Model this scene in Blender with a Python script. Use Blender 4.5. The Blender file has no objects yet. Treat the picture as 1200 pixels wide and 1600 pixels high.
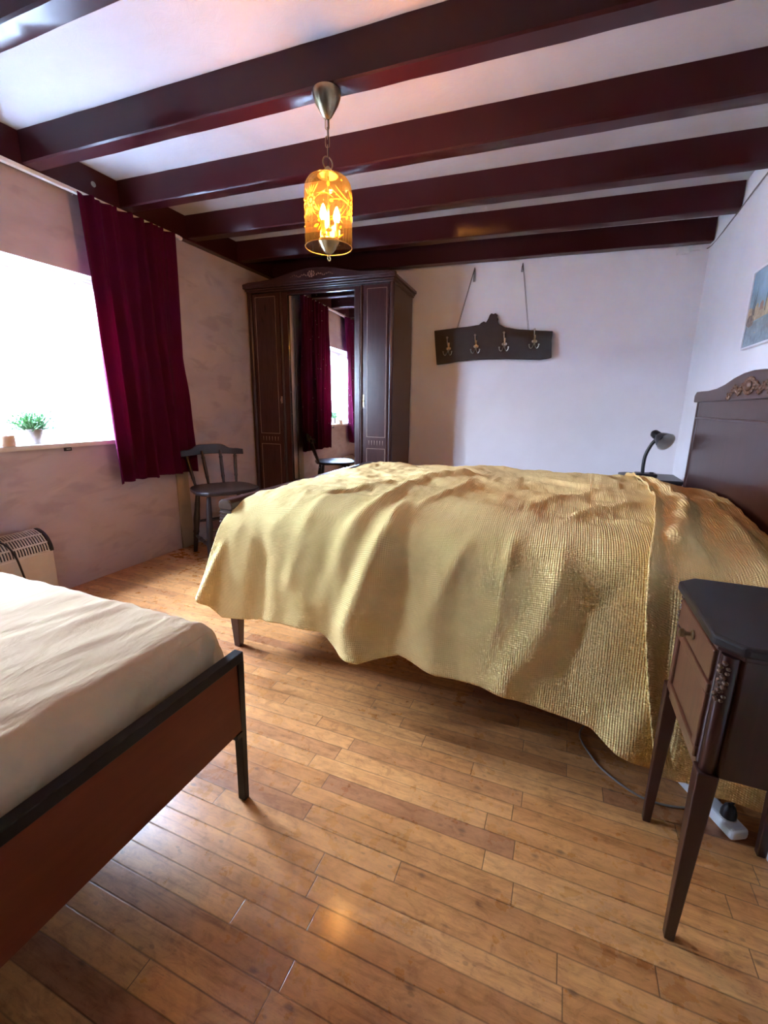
import bpy, bmesh, math, random
import numpy as np
from mathutils import Vector, Matrix
random.seed(7)
PI = math.pi
S = bpy.context.scene
COL = S.collection

# ------------------------------------------------------------------ camera
def make_camera():
    yaw, pitch, roll = (math.radians(a) for a in (-21.93, 13.384, 0.82))
    f = Vector((math.sin(yaw)*math.cos(pitch), math.cos(yaw)*math.cos(pitch), -math.sin(pitch)))
    r = Vector((math.cos(yaw), -math.sin(yaw), 0)); u = r.cross(f)
    c, s = math.cos(roll), math.sin(roll)
    r2 = c*r + s*u; u2 = -s*r + c*u
    m = Matrix((r2, u2, -f)).transposed().to_4x4()
    m.translation = Vector((0, 0, 1.0))
    cd = bpy.data.cameras.new('camera'); co = bpy.data.objects.new('camera', cd)
    COL.objects.link(co); co.matrix_world = m
    cd.sensor_fit = 'HORIZONTAL'; cd.sensor_width = 36.0; cd.lens = 687.7/1200*36.0
    cd.clip_start = 0.01; cd.clip_end = 200
    S.camera = co
make_camera()

# ------------------------------------------------------------------ world, daylight, exposure
SKY = 92.0
SKY_COL = (0.58, 0.725, 1.0, 1)
LAMP = 230.0
S.view_settings.view_transform = 'Standard'; S.view_settings.look = 'None'
S.view_settings.gamma = 1.0; S.view_settings.use_curve_mapping = False
S.view_settings.exposure = 2.05
w = bpy.data.worlds.new('sky'); S.world = w; w.use_nodes = True
wn = w.node_tree.nodes; wl = w.node_tree.links
bg = wn['Background']; bg.inputs[1].default_value = SKY
tc = wn.new('ShaderNodeTexCoord'); sx = wn.new('ShaderNodeSeparateXYZ'); cr = wn.new('ShaderNodeValToRGB')
wl.new(tc.outputs['Generated'], sx.inputs[0]); wl.new(sx.outputs[2], cr.inputs[0]); wl.new(cr.outputs[0], bg.inputs[0])
cr.color_ramp.elements[0].color = (0.76, 0.85, 1.0, 1); cr.color_ramp.elements[0].position = 0.0
cr.color_ramp.elements[1].color = SKY_COL; cr.color_ramp.elements[1].position = 0.35
def portal(y0, y1, z0, z1):
    ld = bpy.data.lights.new('window_daylight', 'AREA'); ld.shape = 'RECTANGLE'
    ld.size = z1-z0; ld.size_y = y1-y0
    ld.cycles.is_portal = True
    lo = bpy.data.objects.new('window_daylight', ld); COL.objects.link(lo)
    lo.location = (-2.70, (y0+y1)/2, (z0+z1)/2); lo.rotation_euler = (0, -PI/2, 0)
portal(0.48, 1.92, 0.78, 1.68)
S.cycles.max_bounces = 10; S.cycles.diffuse_bounces = 5; S.cycles.transparent_max_bounces = 16
S.cycles.sample_clamp_indirect = 40.0
S.cycles.caustics_reflective = False; S.cycles.caustics_refractive = False

# ------------------------------------------------------------------ material helpers
class NT:
    def __init__(s, name):
        s.m = bpy.data.materials.new(name); s.m.use_nodes = True
        s.n = s.m.node_tree.nodes; s.l = s.m.node_tree.links
        s.b = s.n['Principled BSDF']; s.out = s.n['Material Output']
    def new(s, t, **kw):
        n = s.n.new('ShaderNode'+t)
        for k, v in kw.items(): setattr(n, k, v)
        return n
    def link(s, a, b): s.l.new(a, b)
    def coord(s, kind='Object', scale=(1, 1, 1), rot=(0, 0, 0)):
        t = s.new('TexCoord'); mp = s.new('Mapping')
        mp.inputs['Scale'].default_value = scale; mp.inputs['Rotation'].default_value = rot
        s.link(t.outputs[kind], mp.inputs[0]); return mp.outputs[0]
    def noise(s, co, scale, detail=4, rough=0.5, dist=0):
        n = s.new('TexNoise'); n.inputs['Scale'].default_value = scale; n.inputs['Detail'].default_value = detail
        n.inputs['Roughness'].default_value = rough; n.inputs['Distortion'].default_value = dist
        s.link(co, n.inputs['Vector']); return n.outputs['Fac']
    def ramp(s, fac, stops, interp='LINEAR'):
        r = s.new('ValToRGB'); e = r.color_ramp.elements; r.color_ramp.interpolation = interp
        while len(e) < len(stops): e.new(0.5)
        for i, (p, c) in enumerate(stops):
            e[i].position = p; e[i].color = (c[0], c[1], c[2], 1) if len(c) == 3 else c
        s.link(fac, r.inputs[0]); return r.outputs[0]
    def math(s, op, a, b=None, c=None):
        n = s.new('Math', operation=op)
        for i, v in enumerate((a, b, c)):
            if v is None: continue
            if isinstance(v, (int, float)): n.inputs[i].default_value = v
            else: s.link(v, n.inputs[i])
        return n.outputs[0]
    def mix(s, fac, a, b, mode='MIX'):
        n = s.new('Mix', data_type='RGBA', blend_type=mode)
        if isinstance(fac, (int, float)): n.inputs[0].default_value = fac
        else: s.link(fac, n.inputs[0])
        for i, v in ((6, a), (7, b)):
            if isinstance(v, tuple): n.inputs[i].default_value = (*v[:3], 1)
            else: s.link(v, n.inputs[i])
        return n.outputs[2]
    def bump(s, h, strength=0.3, dist=0.01, normal=None):
        n = s.new('Bump'); n.inputs['Strength'].default_value = strength; n.inputs['Distance'].default_value = dist
        s.link(h, n.inputs['Height'])
        if normal is not None: s.link(normal, n.inputs['Normal'])
        s.link(n.outputs[0], s.b.inputs['Normal']); return n.outputs[0]
    def set(s, **kw):
        names = dict(color='Base Color', rough='Roughness', metal='Metallic', coat='Coat Weight', coatr='Coat Roughness',
                     spec='Specular IOR Level', sheen='Sheen Weight', trans='Transmission Weight', emis='Emission Strength', emisc='Emission Color')
        for k, v in kw.items():
            i = s.b.inputs[names[k]]
            if isinstance(v, tuple): i.default_value = (*v[:3], 1)
            elif isinstance(v, (int, float)): i.default_value = v
            else: s.link(v, i)
        return s
M = {}
def simple(name, color, rough=0.5, metal=0.0, var=0.12, nscale=30, bump=0.0, coat=0.0, spec=0.5):
    t = NT(name); co = t.coord()
    f = t.noise(co, nscale, 4)
    d = tuple(c*(1-var) for c in color); u = tuple(min(1, c*(1+var)) for c in color)
    t.set(color=t.ramp(f, [(0.3, d), (0.7, u)]), rough=rough, metal=metal, coat=coat, spec=spec)
    if bump: t.bump(f, bump, 0.003)
    M[name] = t.m; return t.m
def wood(name, dark, light, rough=0.35, axis='x', scale=1.0, coat=0.0, spec=0.5):
    t = NT(name)
    sc = {'x': (1.5, 14, 14), 'y': (14, 1.5, 14), 'z': (14, 14, 1.5)}[axis]
    co = t.coord(scale=tuple(c*scale for c in sc))
    f = t.noise(co, 2.2, 6, 0.62, 0.8)
    g = t.noise(co, 9, 3, 0.5)
    h = t.math('ADD', t.math('MULTIPLY', f, 0.75), t.math('MULTIPLY', g, 0.25))
    t.set(color=t.ramp(h, [(0.3, dark), (0.68, light)]), rough=rough, coat=coat, spec=spec)
    t.bump(h, 0.06, 0.002); M[name] = t.m; return t.m

def wallmat(name, a, b, bumps=0.35, patch=None):
    t = NT(name); co = t.coord(); f = t.noise(co, 2.3, 5, 0.6, 0.4); g = t.noise(co, 38, 5, 0.6); k = t.noise(co, 7, 4, 0.6, 1.5)
    c = t.ramp(f, [(0.3, a), (0.7, b)])
    t.set(color=c, rough=0.85, spec=0.25)
    h = t.math('ADD', t.math('MULTIPLY', k, 1.2), t.math('MULTIPLY', g, 0.45))
    t.bump(h, bumps, 0.006); M[name] = t.m
wallmat('white_plaster', (0.72, 0.69, 0.70), (0.78, 0.75, 0.76), 0.25)
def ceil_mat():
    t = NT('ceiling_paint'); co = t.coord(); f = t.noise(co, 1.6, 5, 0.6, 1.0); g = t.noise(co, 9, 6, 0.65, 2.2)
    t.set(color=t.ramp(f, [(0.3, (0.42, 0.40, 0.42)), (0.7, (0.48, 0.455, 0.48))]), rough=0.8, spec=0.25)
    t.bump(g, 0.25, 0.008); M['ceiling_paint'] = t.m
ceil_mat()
def paper_mat():
    t = NT('pink_wallpaper'); co = t.coord(scale=(1, 1, 1.5), rot=(0.45, 0, 0))
    f = t.noise(co, 3.2, 3, 0.5, 0.9); g = t.noise(t.coord(scale=(1, 0.8, 2.0), rot=(0.5, 0, 0)), 6.0, 3, 0.5, 0.5); h = t.noise(co, 60, 3)
    base = t.ramp(f, [(0.3, (0.44, 0.37, 0.385)), (0.7, (0.52, 0.44, 0.45))])
    m = t.ramp(g, [(0.54, (0, 0, 0)), (0.66, (1, 1, 1))])
    c = t.mix(t.math('MULTIPLY', m, 0.42), base, (0.33, 0.265, 0.275))
    t.set(color=c, rough=0.75, spec=0.3); t.bump(h, 0.05, 0.002); M['pink_wallpaper'] = t.m
paper_mat()
def floor_mat():
    t = NT('oak_planks'); tcn = t.new('TexCoord'); sp = t.new('SeparateXYZ'); t.link(tcn.outputs['Object'], sp.inputs[0])
    x, y = sp.outputs[0], sp.outputs[1]
    W, Ln = 0.050, 0.50
    yr = t.math('DIVIDE', y, W); row = t.math('FLOOR', yr); fy = t.math('FRACT', yr)
    wnr = t.new('TexWhiteNoise', noise_dimensions='1D'); t.link(row, wnr.inputs['W'])
    xs = t.math('ADD', t.math('DIVIDE', x, Ln), t.math('MULTIPLY', wnr.outputs['Value'], 7.3))
    pk = t.math('FLOOR', xs); fx = t.math('FRACT', xs)
    cb = t.new('CombineXYZ'); t.link(row, cb.inputs[0]); t.link(pk, cb.inputs[1])
    wn2 = t.new('TexWhiteNoise', noise_dimensions='2D'); t.link(cb.outputs[0], wn2.inputs['Vector'])
    r = wn2.outputs['Value']
    # grain, shifted per plank
    cg = t.new('CombineXYZ'); t.link(t.math('ADD', t.math('MULTIPLY', x, 2.2), t.math('MULTIPLY', r, 37)), cg.inputs[0])
    t.link(t.math('MULTIPLY', y, 22), cg.inputs[1]); t.link(t.math('MULTIPLY', r, 11), cg.inputs[2])
    g1 = t.noise(cg.outputs[0], 1.6, 7, 0.65, 0.9)
    g2 = t.noise(cg.outputs[0], 7, 4, 0.6, 0.3)
    grain = t.math('ADD', t.math('MULTIPLY', g1, 0.7), t.math('MULTIPLY', g2, 0.3))
    base = t.ramp(r, [(0.0, (0.50, 0.21, 0.070)), (0.35, (0.60, 0.27, 0.092)), (0.8, (0.68, 0.33, 0.122)), (0.93, (0.48, 0.205, 0.078)), (1.0, (0.36, 0.145, 0.065))])
    c = t.mix(1.0, base, t.ramp(grain, [(0.30, (0.46, 0.36, 0.28)), (0.46, (0.86, 0.82, 0.78)), (0.58, (1, 1, 1)), (0.8, (1.08, 1.06, 1.04))]), 'MULTIPLY')
    # knots and wormy dark flecks
    ck = t.new('CombineXYZ'); t.link(t.math('MULTIPLY', x, 1.0), ck.inputs[0]); t.link(t.math('MULTIPLY', y, 1.7), ck.inputs[1])
    vo = t.new('TexVoronoi'); vo.inputs['Scale'].default_value = 10.0; t.link(ck.outputs[0], vo.inputs['Vector'])
    dn = t.math('ADD', vo.outputs['Distance'], t.math('MULTIPLY', t.noise(cg.outputs[0], 9, 3), 0.16))
    kn = t.ramp(dn, [(0.115, (1, 1, 1)), (0.2, (0, 0, 0))])
    c = t.mix(t.math('MULTIPLY', kn, 0.72), c, (0.11, 0.05, 0.025))
    fl = t.ramp(t.noise(cg.outputs[0], 13, 3, 0.7, 2.0), [(0.62, (0, 0, 0)), (0.70, (1, 1, 1))])
    c = t.mix(t.math('MULTIPLY', fl, 0.6), c, (0.17, 0.08, 0.035))
    v2 = t.new('TexVoronoi'); v2.inputs['Scale'].default_value = 30.0; t.link(ck.outputs[0], v2.inputs['Vector'])
    d2 = t.math('ADD', v2.outputs['Distance'], t.math('MULTIPLY', t.noise(ck.outputs[0], 60, 2), 0.25))
    sel = t.ramp(t.noise(ck.outputs[0], 9, 2), [(0.48, (0, 0, 0)), (0.58, (1, 1, 1))])
    c = t.mix(t.math('MULTIPLY', t.math('MULTIPLY', t.ramp(d2, [(0.24, (1, 1, 1)), (0.33, (0, 0, 0))]), sel), 0.42), c, (0.14, 0.06, 0.025))
    mo = t.noise(ck.outputs[0], 24, 5, 0.7, 0.8)
    c = t.mix(1.0, c, t.ramp(mo, [(0.32, (0.70, 0.64, 0.58)), (0.50, (0.98, 0.97, 0.96)), (0.72, (1.16, 1.15, 1.12))]), 'MULTIPLY')
    # big faded patches of wear
    co = t.coord(); wv = t.noise(co, 2.6, 4, 0.6, 0.5)
    c = t.mix(1.0, c, t.ramp(wv, [(0.3, (0.80, 0.76, 0.72)), (0.65, (1.04, 1.03, 1.02))]), 'MULTIPLY')
    # gaps
    ey = t.math('MINIMUM', fy, t.math('SUBTRACT', 1.0, fy))
    ex = t.math('MULTIPLY', t.math('MINIMUM', fx, t.math('SUBTRACT', 1.0, fx)), Ln/W)
    gy = t.ramp(ey, [(0.0, (1, 1, 1)), (0.045, (0, 0, 0))]); gx = t.ramp(ex, [(0.006, (1, 1, 1)), (0.028, (0, 0, 0))])
    gn = t.noise(co, 5, 2)
    gp = t.math('MAXIMUM', t.math('MULTIPLY', gy, t.math('MULTIPLY', gn, 1.45)), gx)
    c = t.mix(t.math('MULTIPLY', gp, 0.9), c, (0.075, 0.035, 0.015))
    rn = t.noise(co, 26, 4, 0.6)
    rr = t.ramp(t.math('ADD', t.math('MULTIPLY', rn, 0.5), t.math('MULTIPLY', wv, 0.5)), [(0.3, (0.20,)*3), (0.7, (0.42,)*3)])
    t.set(color=c, rough=rr, spec=0.5, coat=0.3, coatr=0.14)
    h = t.math('SUBTRACT', t.math('ADD', t.math('MULTIPLY', grain, 0.35), t.math('MULTIPLY', t.noise(co, 90, 2), 0.18)), gp)
    t.bump(h, 0.35, 0.0018); M['oak_planks'] = t.m
floor_mat()
def beam_mat():
    t = NT('oxblood_gloss_paint'); co = t.coord(scale=(1, 6, 6)); f = t.noise(co, 3, 2, 0.5)
    s_ = t.noise(t.coord(), 2.3, 3, 0.5)
    c = t.ramp(s_, [(0.0, (0.028, 0.0042, 0.0058)), (1.0, (0.044, 0.0066, 0.0084))])
    t.set(color=c, rough=0.30, spec=0.27)
    t.bump(t.noise(t.coord(scale=(1, 3, 3)), 5, 1, 0.4), 0.12, 0.004); M['oxblood_gloss_paint'] = t.m
beam_mat()
def cloth(name, a, b, sheen=0.2, weave=None, trans=None, wr=0.0, seed=0, spec=0.2):
    """weave: period in metres of a honeycomb knit; trans: share of light let through"""
    t = NT(name); co = t.coord(); f = t.noise(co, 5, 3)
    t.set(color=t.ramp(f, [(0.3, a), (0.7, b)]), rough=1.0, sheen=sheen, spec=spec*.3)
    h = None
    if weave:
        tu = t.new('TexCoord'); sp = t.new('SeparateXYZ'); t.link(tu.outputs['UV'], sp.inputs[0])
        k = 2*PI/weave
        a1 = t.math('SINE', t.math('MULTIPLY', t.math('ADD', sp.outputs[0], sp.outputs[1]), k*0.8))
        a2 = t.math('SINE', t.math('MULTIPLY', t.math('SUBTRACT', sp.outputs[0], sp.outputs[1]), k*0.8))
        h = t.math('MULTIPLY', t.math('MULTIPLY', a1, a2), 1.0)
        t.bump(h, 0.8, 0.0020)
    elif wr:
        t.bump(t.noise(t.coord(scale=(2.5, 1.0, 1), rot=(0, 0, 0.7)), 7, 4, 0.55, 1.2), wr, 0.02)
    else:
        t.bump(t.noise(co, 300, 2), 0.15, 0.002)
    if trans:
        tr = t.new('BsdfTranslucent'); tr.inputs[0].default_value = (*trans[1], 1)
        mx = t.new('MixShader'); mx.inputs[0].default_value = trans[0]
        t.link(t.b.outputs[0], mx.inputs[1]); t.link(tr.outputs[0], mx.inputs[2]); t.link(mx.outputs[0], t.out.inputs[0])
    M[name] = t.m; return t
cloth('yellow_honeycomb', (0.80, 0.555, 0.225), (0.86, 0.61, 0.26), 0.05, weave=0.0095)
cloth('cream_sheet', (0.50, 0.345, 0.205), (0.55, 0.385, 0.235), 0.1, wr=0.28)
cloth('white_ticking', (0.6, 0.55, 0.45), (0.68, 0.62, 0.5), 0.1)
cloth('wine_velvet', (0.070, 0.004, 0.026), (0.10, 0.005, 0.036), 0.02, trans=(0.30, (0.19, 0.004, 0.055)))
def sheer_mat(name, dens, pattern=False):
    t = NT(name)
    tr = t.new('BsdfTransparent'); df = t.new('BsdfTranslucent'); d2 = t.new('BsdfDiffuse')
    df.inputs[0].default_value = (0.9, 0.94, 1, 1); d2.inputs[0].default_value = (0.9, 0.93, 0.97, 1)
    m1 = t.new('MixShader'); m1.inputs[0].default_value = 0.4; t.link(df.outputs[0], m1.inputs[1]); t.link(d2.outputs[0], m1.inputs[2])
    m2 = t.new('MixShader'); t.link(tr.outputs[0], m2.inputs[1]); t.link(m1.outputs[0], m2.inputs[2])
    if pattern:
        # scalloped lace: rings arranged in rows
        tu = t.new('TexCoord'); sp = t.new('SeparateXYZ'); t.link(tu.outputs['UV'], sp.inputs[0])
        P_ = 0.085
        rowf = t.math('DIVIDE', sp.outputs[1], P_*0.62); row = t.math('FLOOR', rowf)
        off = t.math('MULTIPLY', t.math('MODULO', row, 2.0), 0.5)
        uu = t.math('SUBTRACT', t.math('FRACT', t.math('ADD', t.math('DIVIDE', sp.outputs[0], P_), off)), 0.5)
        vv = t.math('MULTIPLY', t.math('FRACT', rowf), 0.62)
        dd = t.math('SQRT', t.math('ADD', t.math('MULTIPLY', uu, uu), t.math('MULTIPLY', vv, vv)))
        ring = t.math('SINE', t.math('MULTIPLY', dd, 21.0))
        fine = t.noise(t.coord('UV'), 160, 2)
        v = t.math('ADD', t.math('MULTIPLY', ring, 0.5), t.math('MULTIPLY', fine, 1.3))
        th = t.ramp(v, [(0.60, (dens,)*3), (0.66, (1.0,)*3)])
        t.link(th, m2.inputs[0])
        op = t.new('BsdfDiffuse'); op.inputs[0].default_value = (0.93, 0.96, 1, 1)
        m4 = t.new('MixShader'); t.link(t.ramp(v, [(0.60, (0, 0, 0)), (0.66, (1, 1, 1))]), m4.inputs[0])
        t.link(m1.outputs[0], m4.inputs[1]); t.link(op.outputs[0], m4.inputs[2]); t.link(m4.outputs[0], m2.inputs[2])
    else: m2.inputs[0].default_value = dens
    t.link(m2.outputs[0], t.out.inputs[0]); M[name] = t.m
sheer_mat('white_voile', 0.42); sheer_mat('white_lace', 0.42, True)
simple('white_tape', (0.85, 0.87, 0.92), 0.8, 0, 0.03)
def glass_mat(name, tint, gloss=0.08, trl=0.0):
    t = NT(name); tr = t.new('BsdfTransparent'); tr.inputs[0].default_value = (*tint, 1)
    gl = t.new('BsdfGlossy'); gl.inputs['Roughness'].default_value = 0.05
    fr = t.new('LayerWeight'); fr.inputs[0].default_value = 0.3
    m = t.new('MixShader'); t.link(t.math('ADD', t.math('MULTIPLY', fr.outputs['Facing'], 0.16), gloss), m.inputs[0])
    t.link(tr.outputs[0], m.inputs[1]); t.link(gl.outputs[0], m.inputs[2]); o = m.outputs[0]
    if trl:
        tl = t.new('BsdfTranslucent'); tl.inputs[0].default_value = (*tint, 1)
        m3 = t.new('MixShader'); m3.inputs[0].default_value = trl; t.link(o, m3.inputs[1]); t.link(tl.outputs[0], m3.inputs[2]); o = m3.outputs[0]
    t.link(o, t.out.inputs[0]); M[name] = t.m
glass_mat('amber_glass', (0.93, 0.60, 0.24), 0.02, 0.012); glass_mat('window_glass', (0.95, 0.98, 1.0), 0.03)
def etched():
    t = NT('etched_amber'); t.set(color=(0.40, 0.24, 0.07), rough=0.6, spec=0.2)
    tl = t.new('BsdfTranslucent'); tl.inputs[0].default_value = (0.60, 0.36, 0.11, 1)
    m = t.new('MixShader'); m.inputs[0].default_value = 0.20; t.link(t.b.outputs[0], m.inputs[1]); t.link(tl.outputs[0], m.inputs[2]); t.link(m.outputs[0], t.out.inputs[0]); M['etched_amber'] = t.m
etched()
def emit(name, col, st):
    t = NT(name); t.set(color=(1, 0.8, 0.5), emisc=col, emis=st); M[name] = t.m
emit('lit_bulb', (1.0, 0.56, 0.20), LAMP)
t = NT('mirror_silver'); t.set(color=(0.80, 0.81, 0.82), metal=1.0, rough=0.015)
vo = t.new('TexVoronoi'); vo.inputs['Scale'].default_value = 34; t.link(t.coord(), vo.inputs['Vector'])
sp_ = t.ramp(vo.outputs['Distance'], [(0.045, (1, 1, 1)), (0.075, (0, 0, 0))]); t.set(metal=t.math('SUBTRACT', 1.0, sp_), color=t.mix(sp_, (0.80, 0.81, 0.82), (0.85, 0.8, 0.75)))
M['mirror_silver'] = t.m

wood('mahogany', (0.020, 0.005, 0.0045), (0.045, 0.012, 0.009), 0.30, 'z', coat=0.12)
wood('mahogany_flat', (0.024, 0.007, 0.006), (0.050, 0.015, 0.012), 0.32, 'y', coat=0.12)
wood('wardrobe_wood', (0.026, 0.008, 0.008), (0.052, 0.016, 0.014), 0.32, 'z', coat=0.2)
wood('burl_panel', (0.030, 0.009, 0.009), (0.058, 0.017, 0.016), 0.25, 'z', 1.3, coat=0.2)
wood('inlay_wood', (0.24, 0.13, 0.09), (0.34, 0.20, 0.14), 0.4, 'z')
wood('walnut_door', (0.075, 0.026, 0.014), (0.14, 0.052, 0.027), 0.35, 'z', 0.8, coat=0.15)
wood('dark_chair_wood', (0.007, 0.004, 0.004), (0.017, 0.009, 0.008), 0.35, 'z', coat=0.3)
wood('red_veneer', (0.115, 0.020, 0.006), (0.155, 0.029, 0.009), 0.5, 'y', 0.6, spec=0.25)
wood('carved_gilt', (0.07, 0.035, 0.018), (0.15, 0.08, 0.045), 0.45, 'z', 3)
simple('dark_unseen_wall', (0.07, 0.05, 0.04), 0.7)  # unseen wall behind the viewer, made dark to cut bounced light
simple('black_top', (0.014, 0.012, 0.013), 0.36, 0, 0.4, 12, 0.05)
simple('dark_plank', (0.013, 0.010, 0.009), 0.55, 0, 0.3, 18, 0.25)
simple('black_metal', (0.008, 0.007, 0.007), 0.5, 0, 0.2, 40, 0.05, spec=0.25)
simple('black_plastic', (0.010, 0.010, 0.012), 0.35)
simple('white_plastic', (0.72, 0.72, 0.72), 0.4, 0, 0.03)
simple('heater_enamel', (0.50, 0.44, 0.37), 0.4, 0, 0.03)
simple('white_frame_paint', (0.75, 0.76, 0.78), 0.4, 0, 0.03)
simple('shade_inside', (0.75, 0.76, 0.75), 0.4, 0, 0.03)
simple('antique_brass', (0.36, 0.30, 0.19), 0.28, 1.0, 0.2, 20)
simple('dull_steel', (0.42, 0.40, 0.36), 0.3, 1.0, 0.2, 40)
simple('old_cord', (0.10, 0.085, 0.07), 0.8)
simple('beige_board', (0.34, 0.27, 0.185), 0.7, 0, 0.1, 6)
simple('sill_board', (0.60, 0.56, 0.50), 0.45, 0, 0.06, 10)
simple('grey_cable', (0.20, 0.17, 0.15), 0.5)
simple('pot_glaze', (0.36, 0.31, 0.30), 0.4, 0, 0.3, 24)
simple('soil', (0.03, 0.02, 0.012), 0.9)
simple('leaf_green', (0.055, 0.17, 0.045), 0.5, 0, 0.35, 20)
simple('candle_wax', (0.55, 0.38, 0.24), 0.5, 0, 0.08)
simple('clear_cup', (0.62, 0.50, 0.38), 0.15, 0, 0.05)
simple('dark_paving', (0.10, 0.11, 0.12), 0.9, 0, 0.3, 3)  # ground tone set dark to limit light thrown up onto the ceiling
simple('pale_wall', (0.36, 0.40, 0.42), 0.9, 0, 0.05, 3)
simple('bark', (0.12, 0.09, 0.06), 0.9)
simple('tree_leaves', (0.10, 0.24, 0.06), 0.6, 0, 0.4, 5)
simple('paint_sky', (0.26, 0.38, 0.47), 0.6, 0, 0.22, 9); simple('paint_water', (0.24, 0.31, 0.34), 0.5, 0, 0.3, 30)
simple('paint_dark', (0.06, 0.07, 0.08), 0.6, 0, 0.3, 50); simple('paint_sand', (0.50, 0.40, 0.26), 0.6, 0, 0.25, 40)
simple('paint_rock', (0.24, 0.20, 0.16), 0.6, 0, 0.4, 60); simple('paint_roof', (0.38, 0.22, 0.17), 0.6, 0, 0.2, 50)

# ------------------------------------------------------------------ mesh helpers
def tag(o, label=None, cat=None, group=None, kind=None):
    for k, v in (('label', label), ('category', cat), ('group', group), ('kind', kind)):
        if v: o[k] = v
    return o
def thing(name, label, cat, loc=(0, 0, 0), rz=0, group=None):
    o = bpy.data.objects.new(name, None); COL.objects.link(o); o.location = loc; o.rotation_euler = (0, 0, rz)
    o.empty_display_size = 0.05
    return tag(o, label, cat, group)
def obj(name, bm, mats, parent=None, smooth=False, bevel=0.0, seg=2):
    if isinstance(mats, str): mats = [mats]
    me = bpy.data.meshes.new(name); bmesh.ops.recalc_face_normals(bm, faces=bm.faces[:]) if not getattr(bm, 'keepn', False) else None
    bm.to_mesh(me); bm.free()
    for m in mats: me.materials.append(M[m])
    if smooth:
        for p in me.polygons: p.use_smooth = True
    o = bpy.data.objects.new(name, me); COL.objects.link(o)
    if parent: o.parent = parent
    if bevel:
        b = o.modifiers.new('bevel', 'BEVEL'); b.width = bevel; b.segments = seg; b.limit_method = 'ANGLE'; b.angle_limit = 0.6
        b.harden_normals = False
    if smooth:
        e = o.modifiers.new('split', 'EDGE_SPLIT'); e.split_angle = math.radians(38)
    return o
def B(): return bmesh.new()
def box(bm, x0, x1, y0, y1, z0, z1, mi=0):
    v = [bm.verts.new((x, y, z)) for x in (x0, x1) for y in (y0, y1) for z in (z0, z1)]
    for q in ((0, 1, 3, 2), (4, 6, 7, 5), (0, 4, 5, 1), (2, 3, 7, 6), (0, 2, 6, 4), (1, 5, 7, 3)):
        f = bm.faces.new([v[i] for i in q]); f.material_index = mi
    return v
def hexa(bm, bot, top):
    a = [bm.verts.new(p) for p in bot]; b = [bm.verts.new(p) for p in top]; n = len(a)
    bm.faces.new(a[::-1]); bm.faces.new(b)
    for i in range(n): bm.faces.new((a[i], a[(i+1) % n], b[(i+1) % n], b[i]))
def prism(bm, pts, ax, a, b, mi=0):
    """pts: 2D outline in the plane across axis ax, extruded from a to b"""
    def mk(p, t):
        return {'x': (t, p[0], p[1]), 'y': (p[0], t, p[1]), 'z': (p[0], p[1], t)}[ax]
    A = [bm.verts.new(mk(p, a)) for p in pts]; Bv = [bm.verts.new(mk(p, b)) for p in pts]; n = len(pts)
    fs = [bm.faces.new(A[::-1]), bm.faces.new(Bv)]
    for i in range(n): fs.append(bm.faces.new((A[i], A[(i+1) % n], Bv[(i+1) % n], Bv[i])))
    for f in fs: f.material_index = mi
def lathe(bm, prof, c=(0, 0, 0), n=28, axis=None, cap=True):
    """prof: [(r, z)], around local z (or the given axis vector)"""
    q = Vector((0, 0, 1)).rotation_difference(Vector(axis).normalized()) if axis is not None else None
    rings = []
    for r, z in prof:
        ring = []
        for i in range(n):
            a = 2*PI*i/n; v = Vector((r*math.cos(a), r*math.sin(a), z))
            if q: v = q @ v
            ring.append(bm.verts.new(v+Vector(c)))
        rings.append(ring)
    for a, b in zip(rings, rings[1:]):
        for i in range(n): bm.faces.new((a[i], a[(i+1) % n], b[(i+1) % n], b[i]))
    if cap:
        if prof[0][0] > 1e-5: bm.faces.new(rings[0][::-1])
        if prof[-1][0] > 1e-5: bm.faces.new(rings[-1])
    return rings
def tube(bm, pts, r, n=8, closed=False):
    pts = [Vector(p) for p in pts]; m = len(pts); rings = []
    rs = r if isinstance(r, (list, tuple)) else [r]*m
    up = None
    for i, p in enumerate(pts):
        if closed: d = pts[(i+1) % m]-pts[i-1]
        else: d = pts[min(i+1, m-1)]-pts[max(i-1, 0)]
        d.normalize()
        if up is None:
            up = Vector((0, 0, 1)) if abs(d.z) < 0.9 else Vector((1, 0, 0))
        s = d.cross(up)
        if s.length < 1e-4: s = d.orthogonal()
        s.normalize(); up = s.cross(d).normalized()
        rings.append([bm.verts.new(p+rs[i]*(math.cos(2*PI*k/n)*s+math.sin(2*PI*k/n)*up)) for k in range(n)])
    pairs = list(zip(rings, rings[1:]))
    if closed: pairs.append((rings[-1], rings[0]))
    for a, b in pairs:
        for k in range(n): bm.faces.new((a[k], a[(k+1) % n], b[(k+1) % n], b[k]))
    if not closed: bm.faces.new(rings[0][::-1]); bm.faces.new(rings[-1])
def spline(pts, k=8):
    pts = [Vector(p) for p in pts]; P = [pts[0]*2-pts[1]]+pts+[pts[-1]*2-pts[-2]]; out = []
    for i in range(1, len(P)-2):
        for j in range(k):
            t = j/k; a, b, c, d = P[i-1:i+3]
            out.append(0.5*((2*b)+(c-a)*t+(2*a-5*b+4*c-d)*t*t+(-a+3*b-3*c+d)*t**3))
    out.append(pts[-1]); return out
def ball(bm, c, r, sx=1, sy=1, sz=1, n=10, rot=None):
    mt = Matrix.Translation(c)
    if rot is not None: mt = mt @ rot
    mt = mt @ Matrix.Diagonal((r*sx, r*sy, r*sz, 1))
    bmesh.ops.create_uvsphere(bm, u_segments=n, v_segments=max(6, n*2//3), radius=1, matrix=mt)
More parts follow.
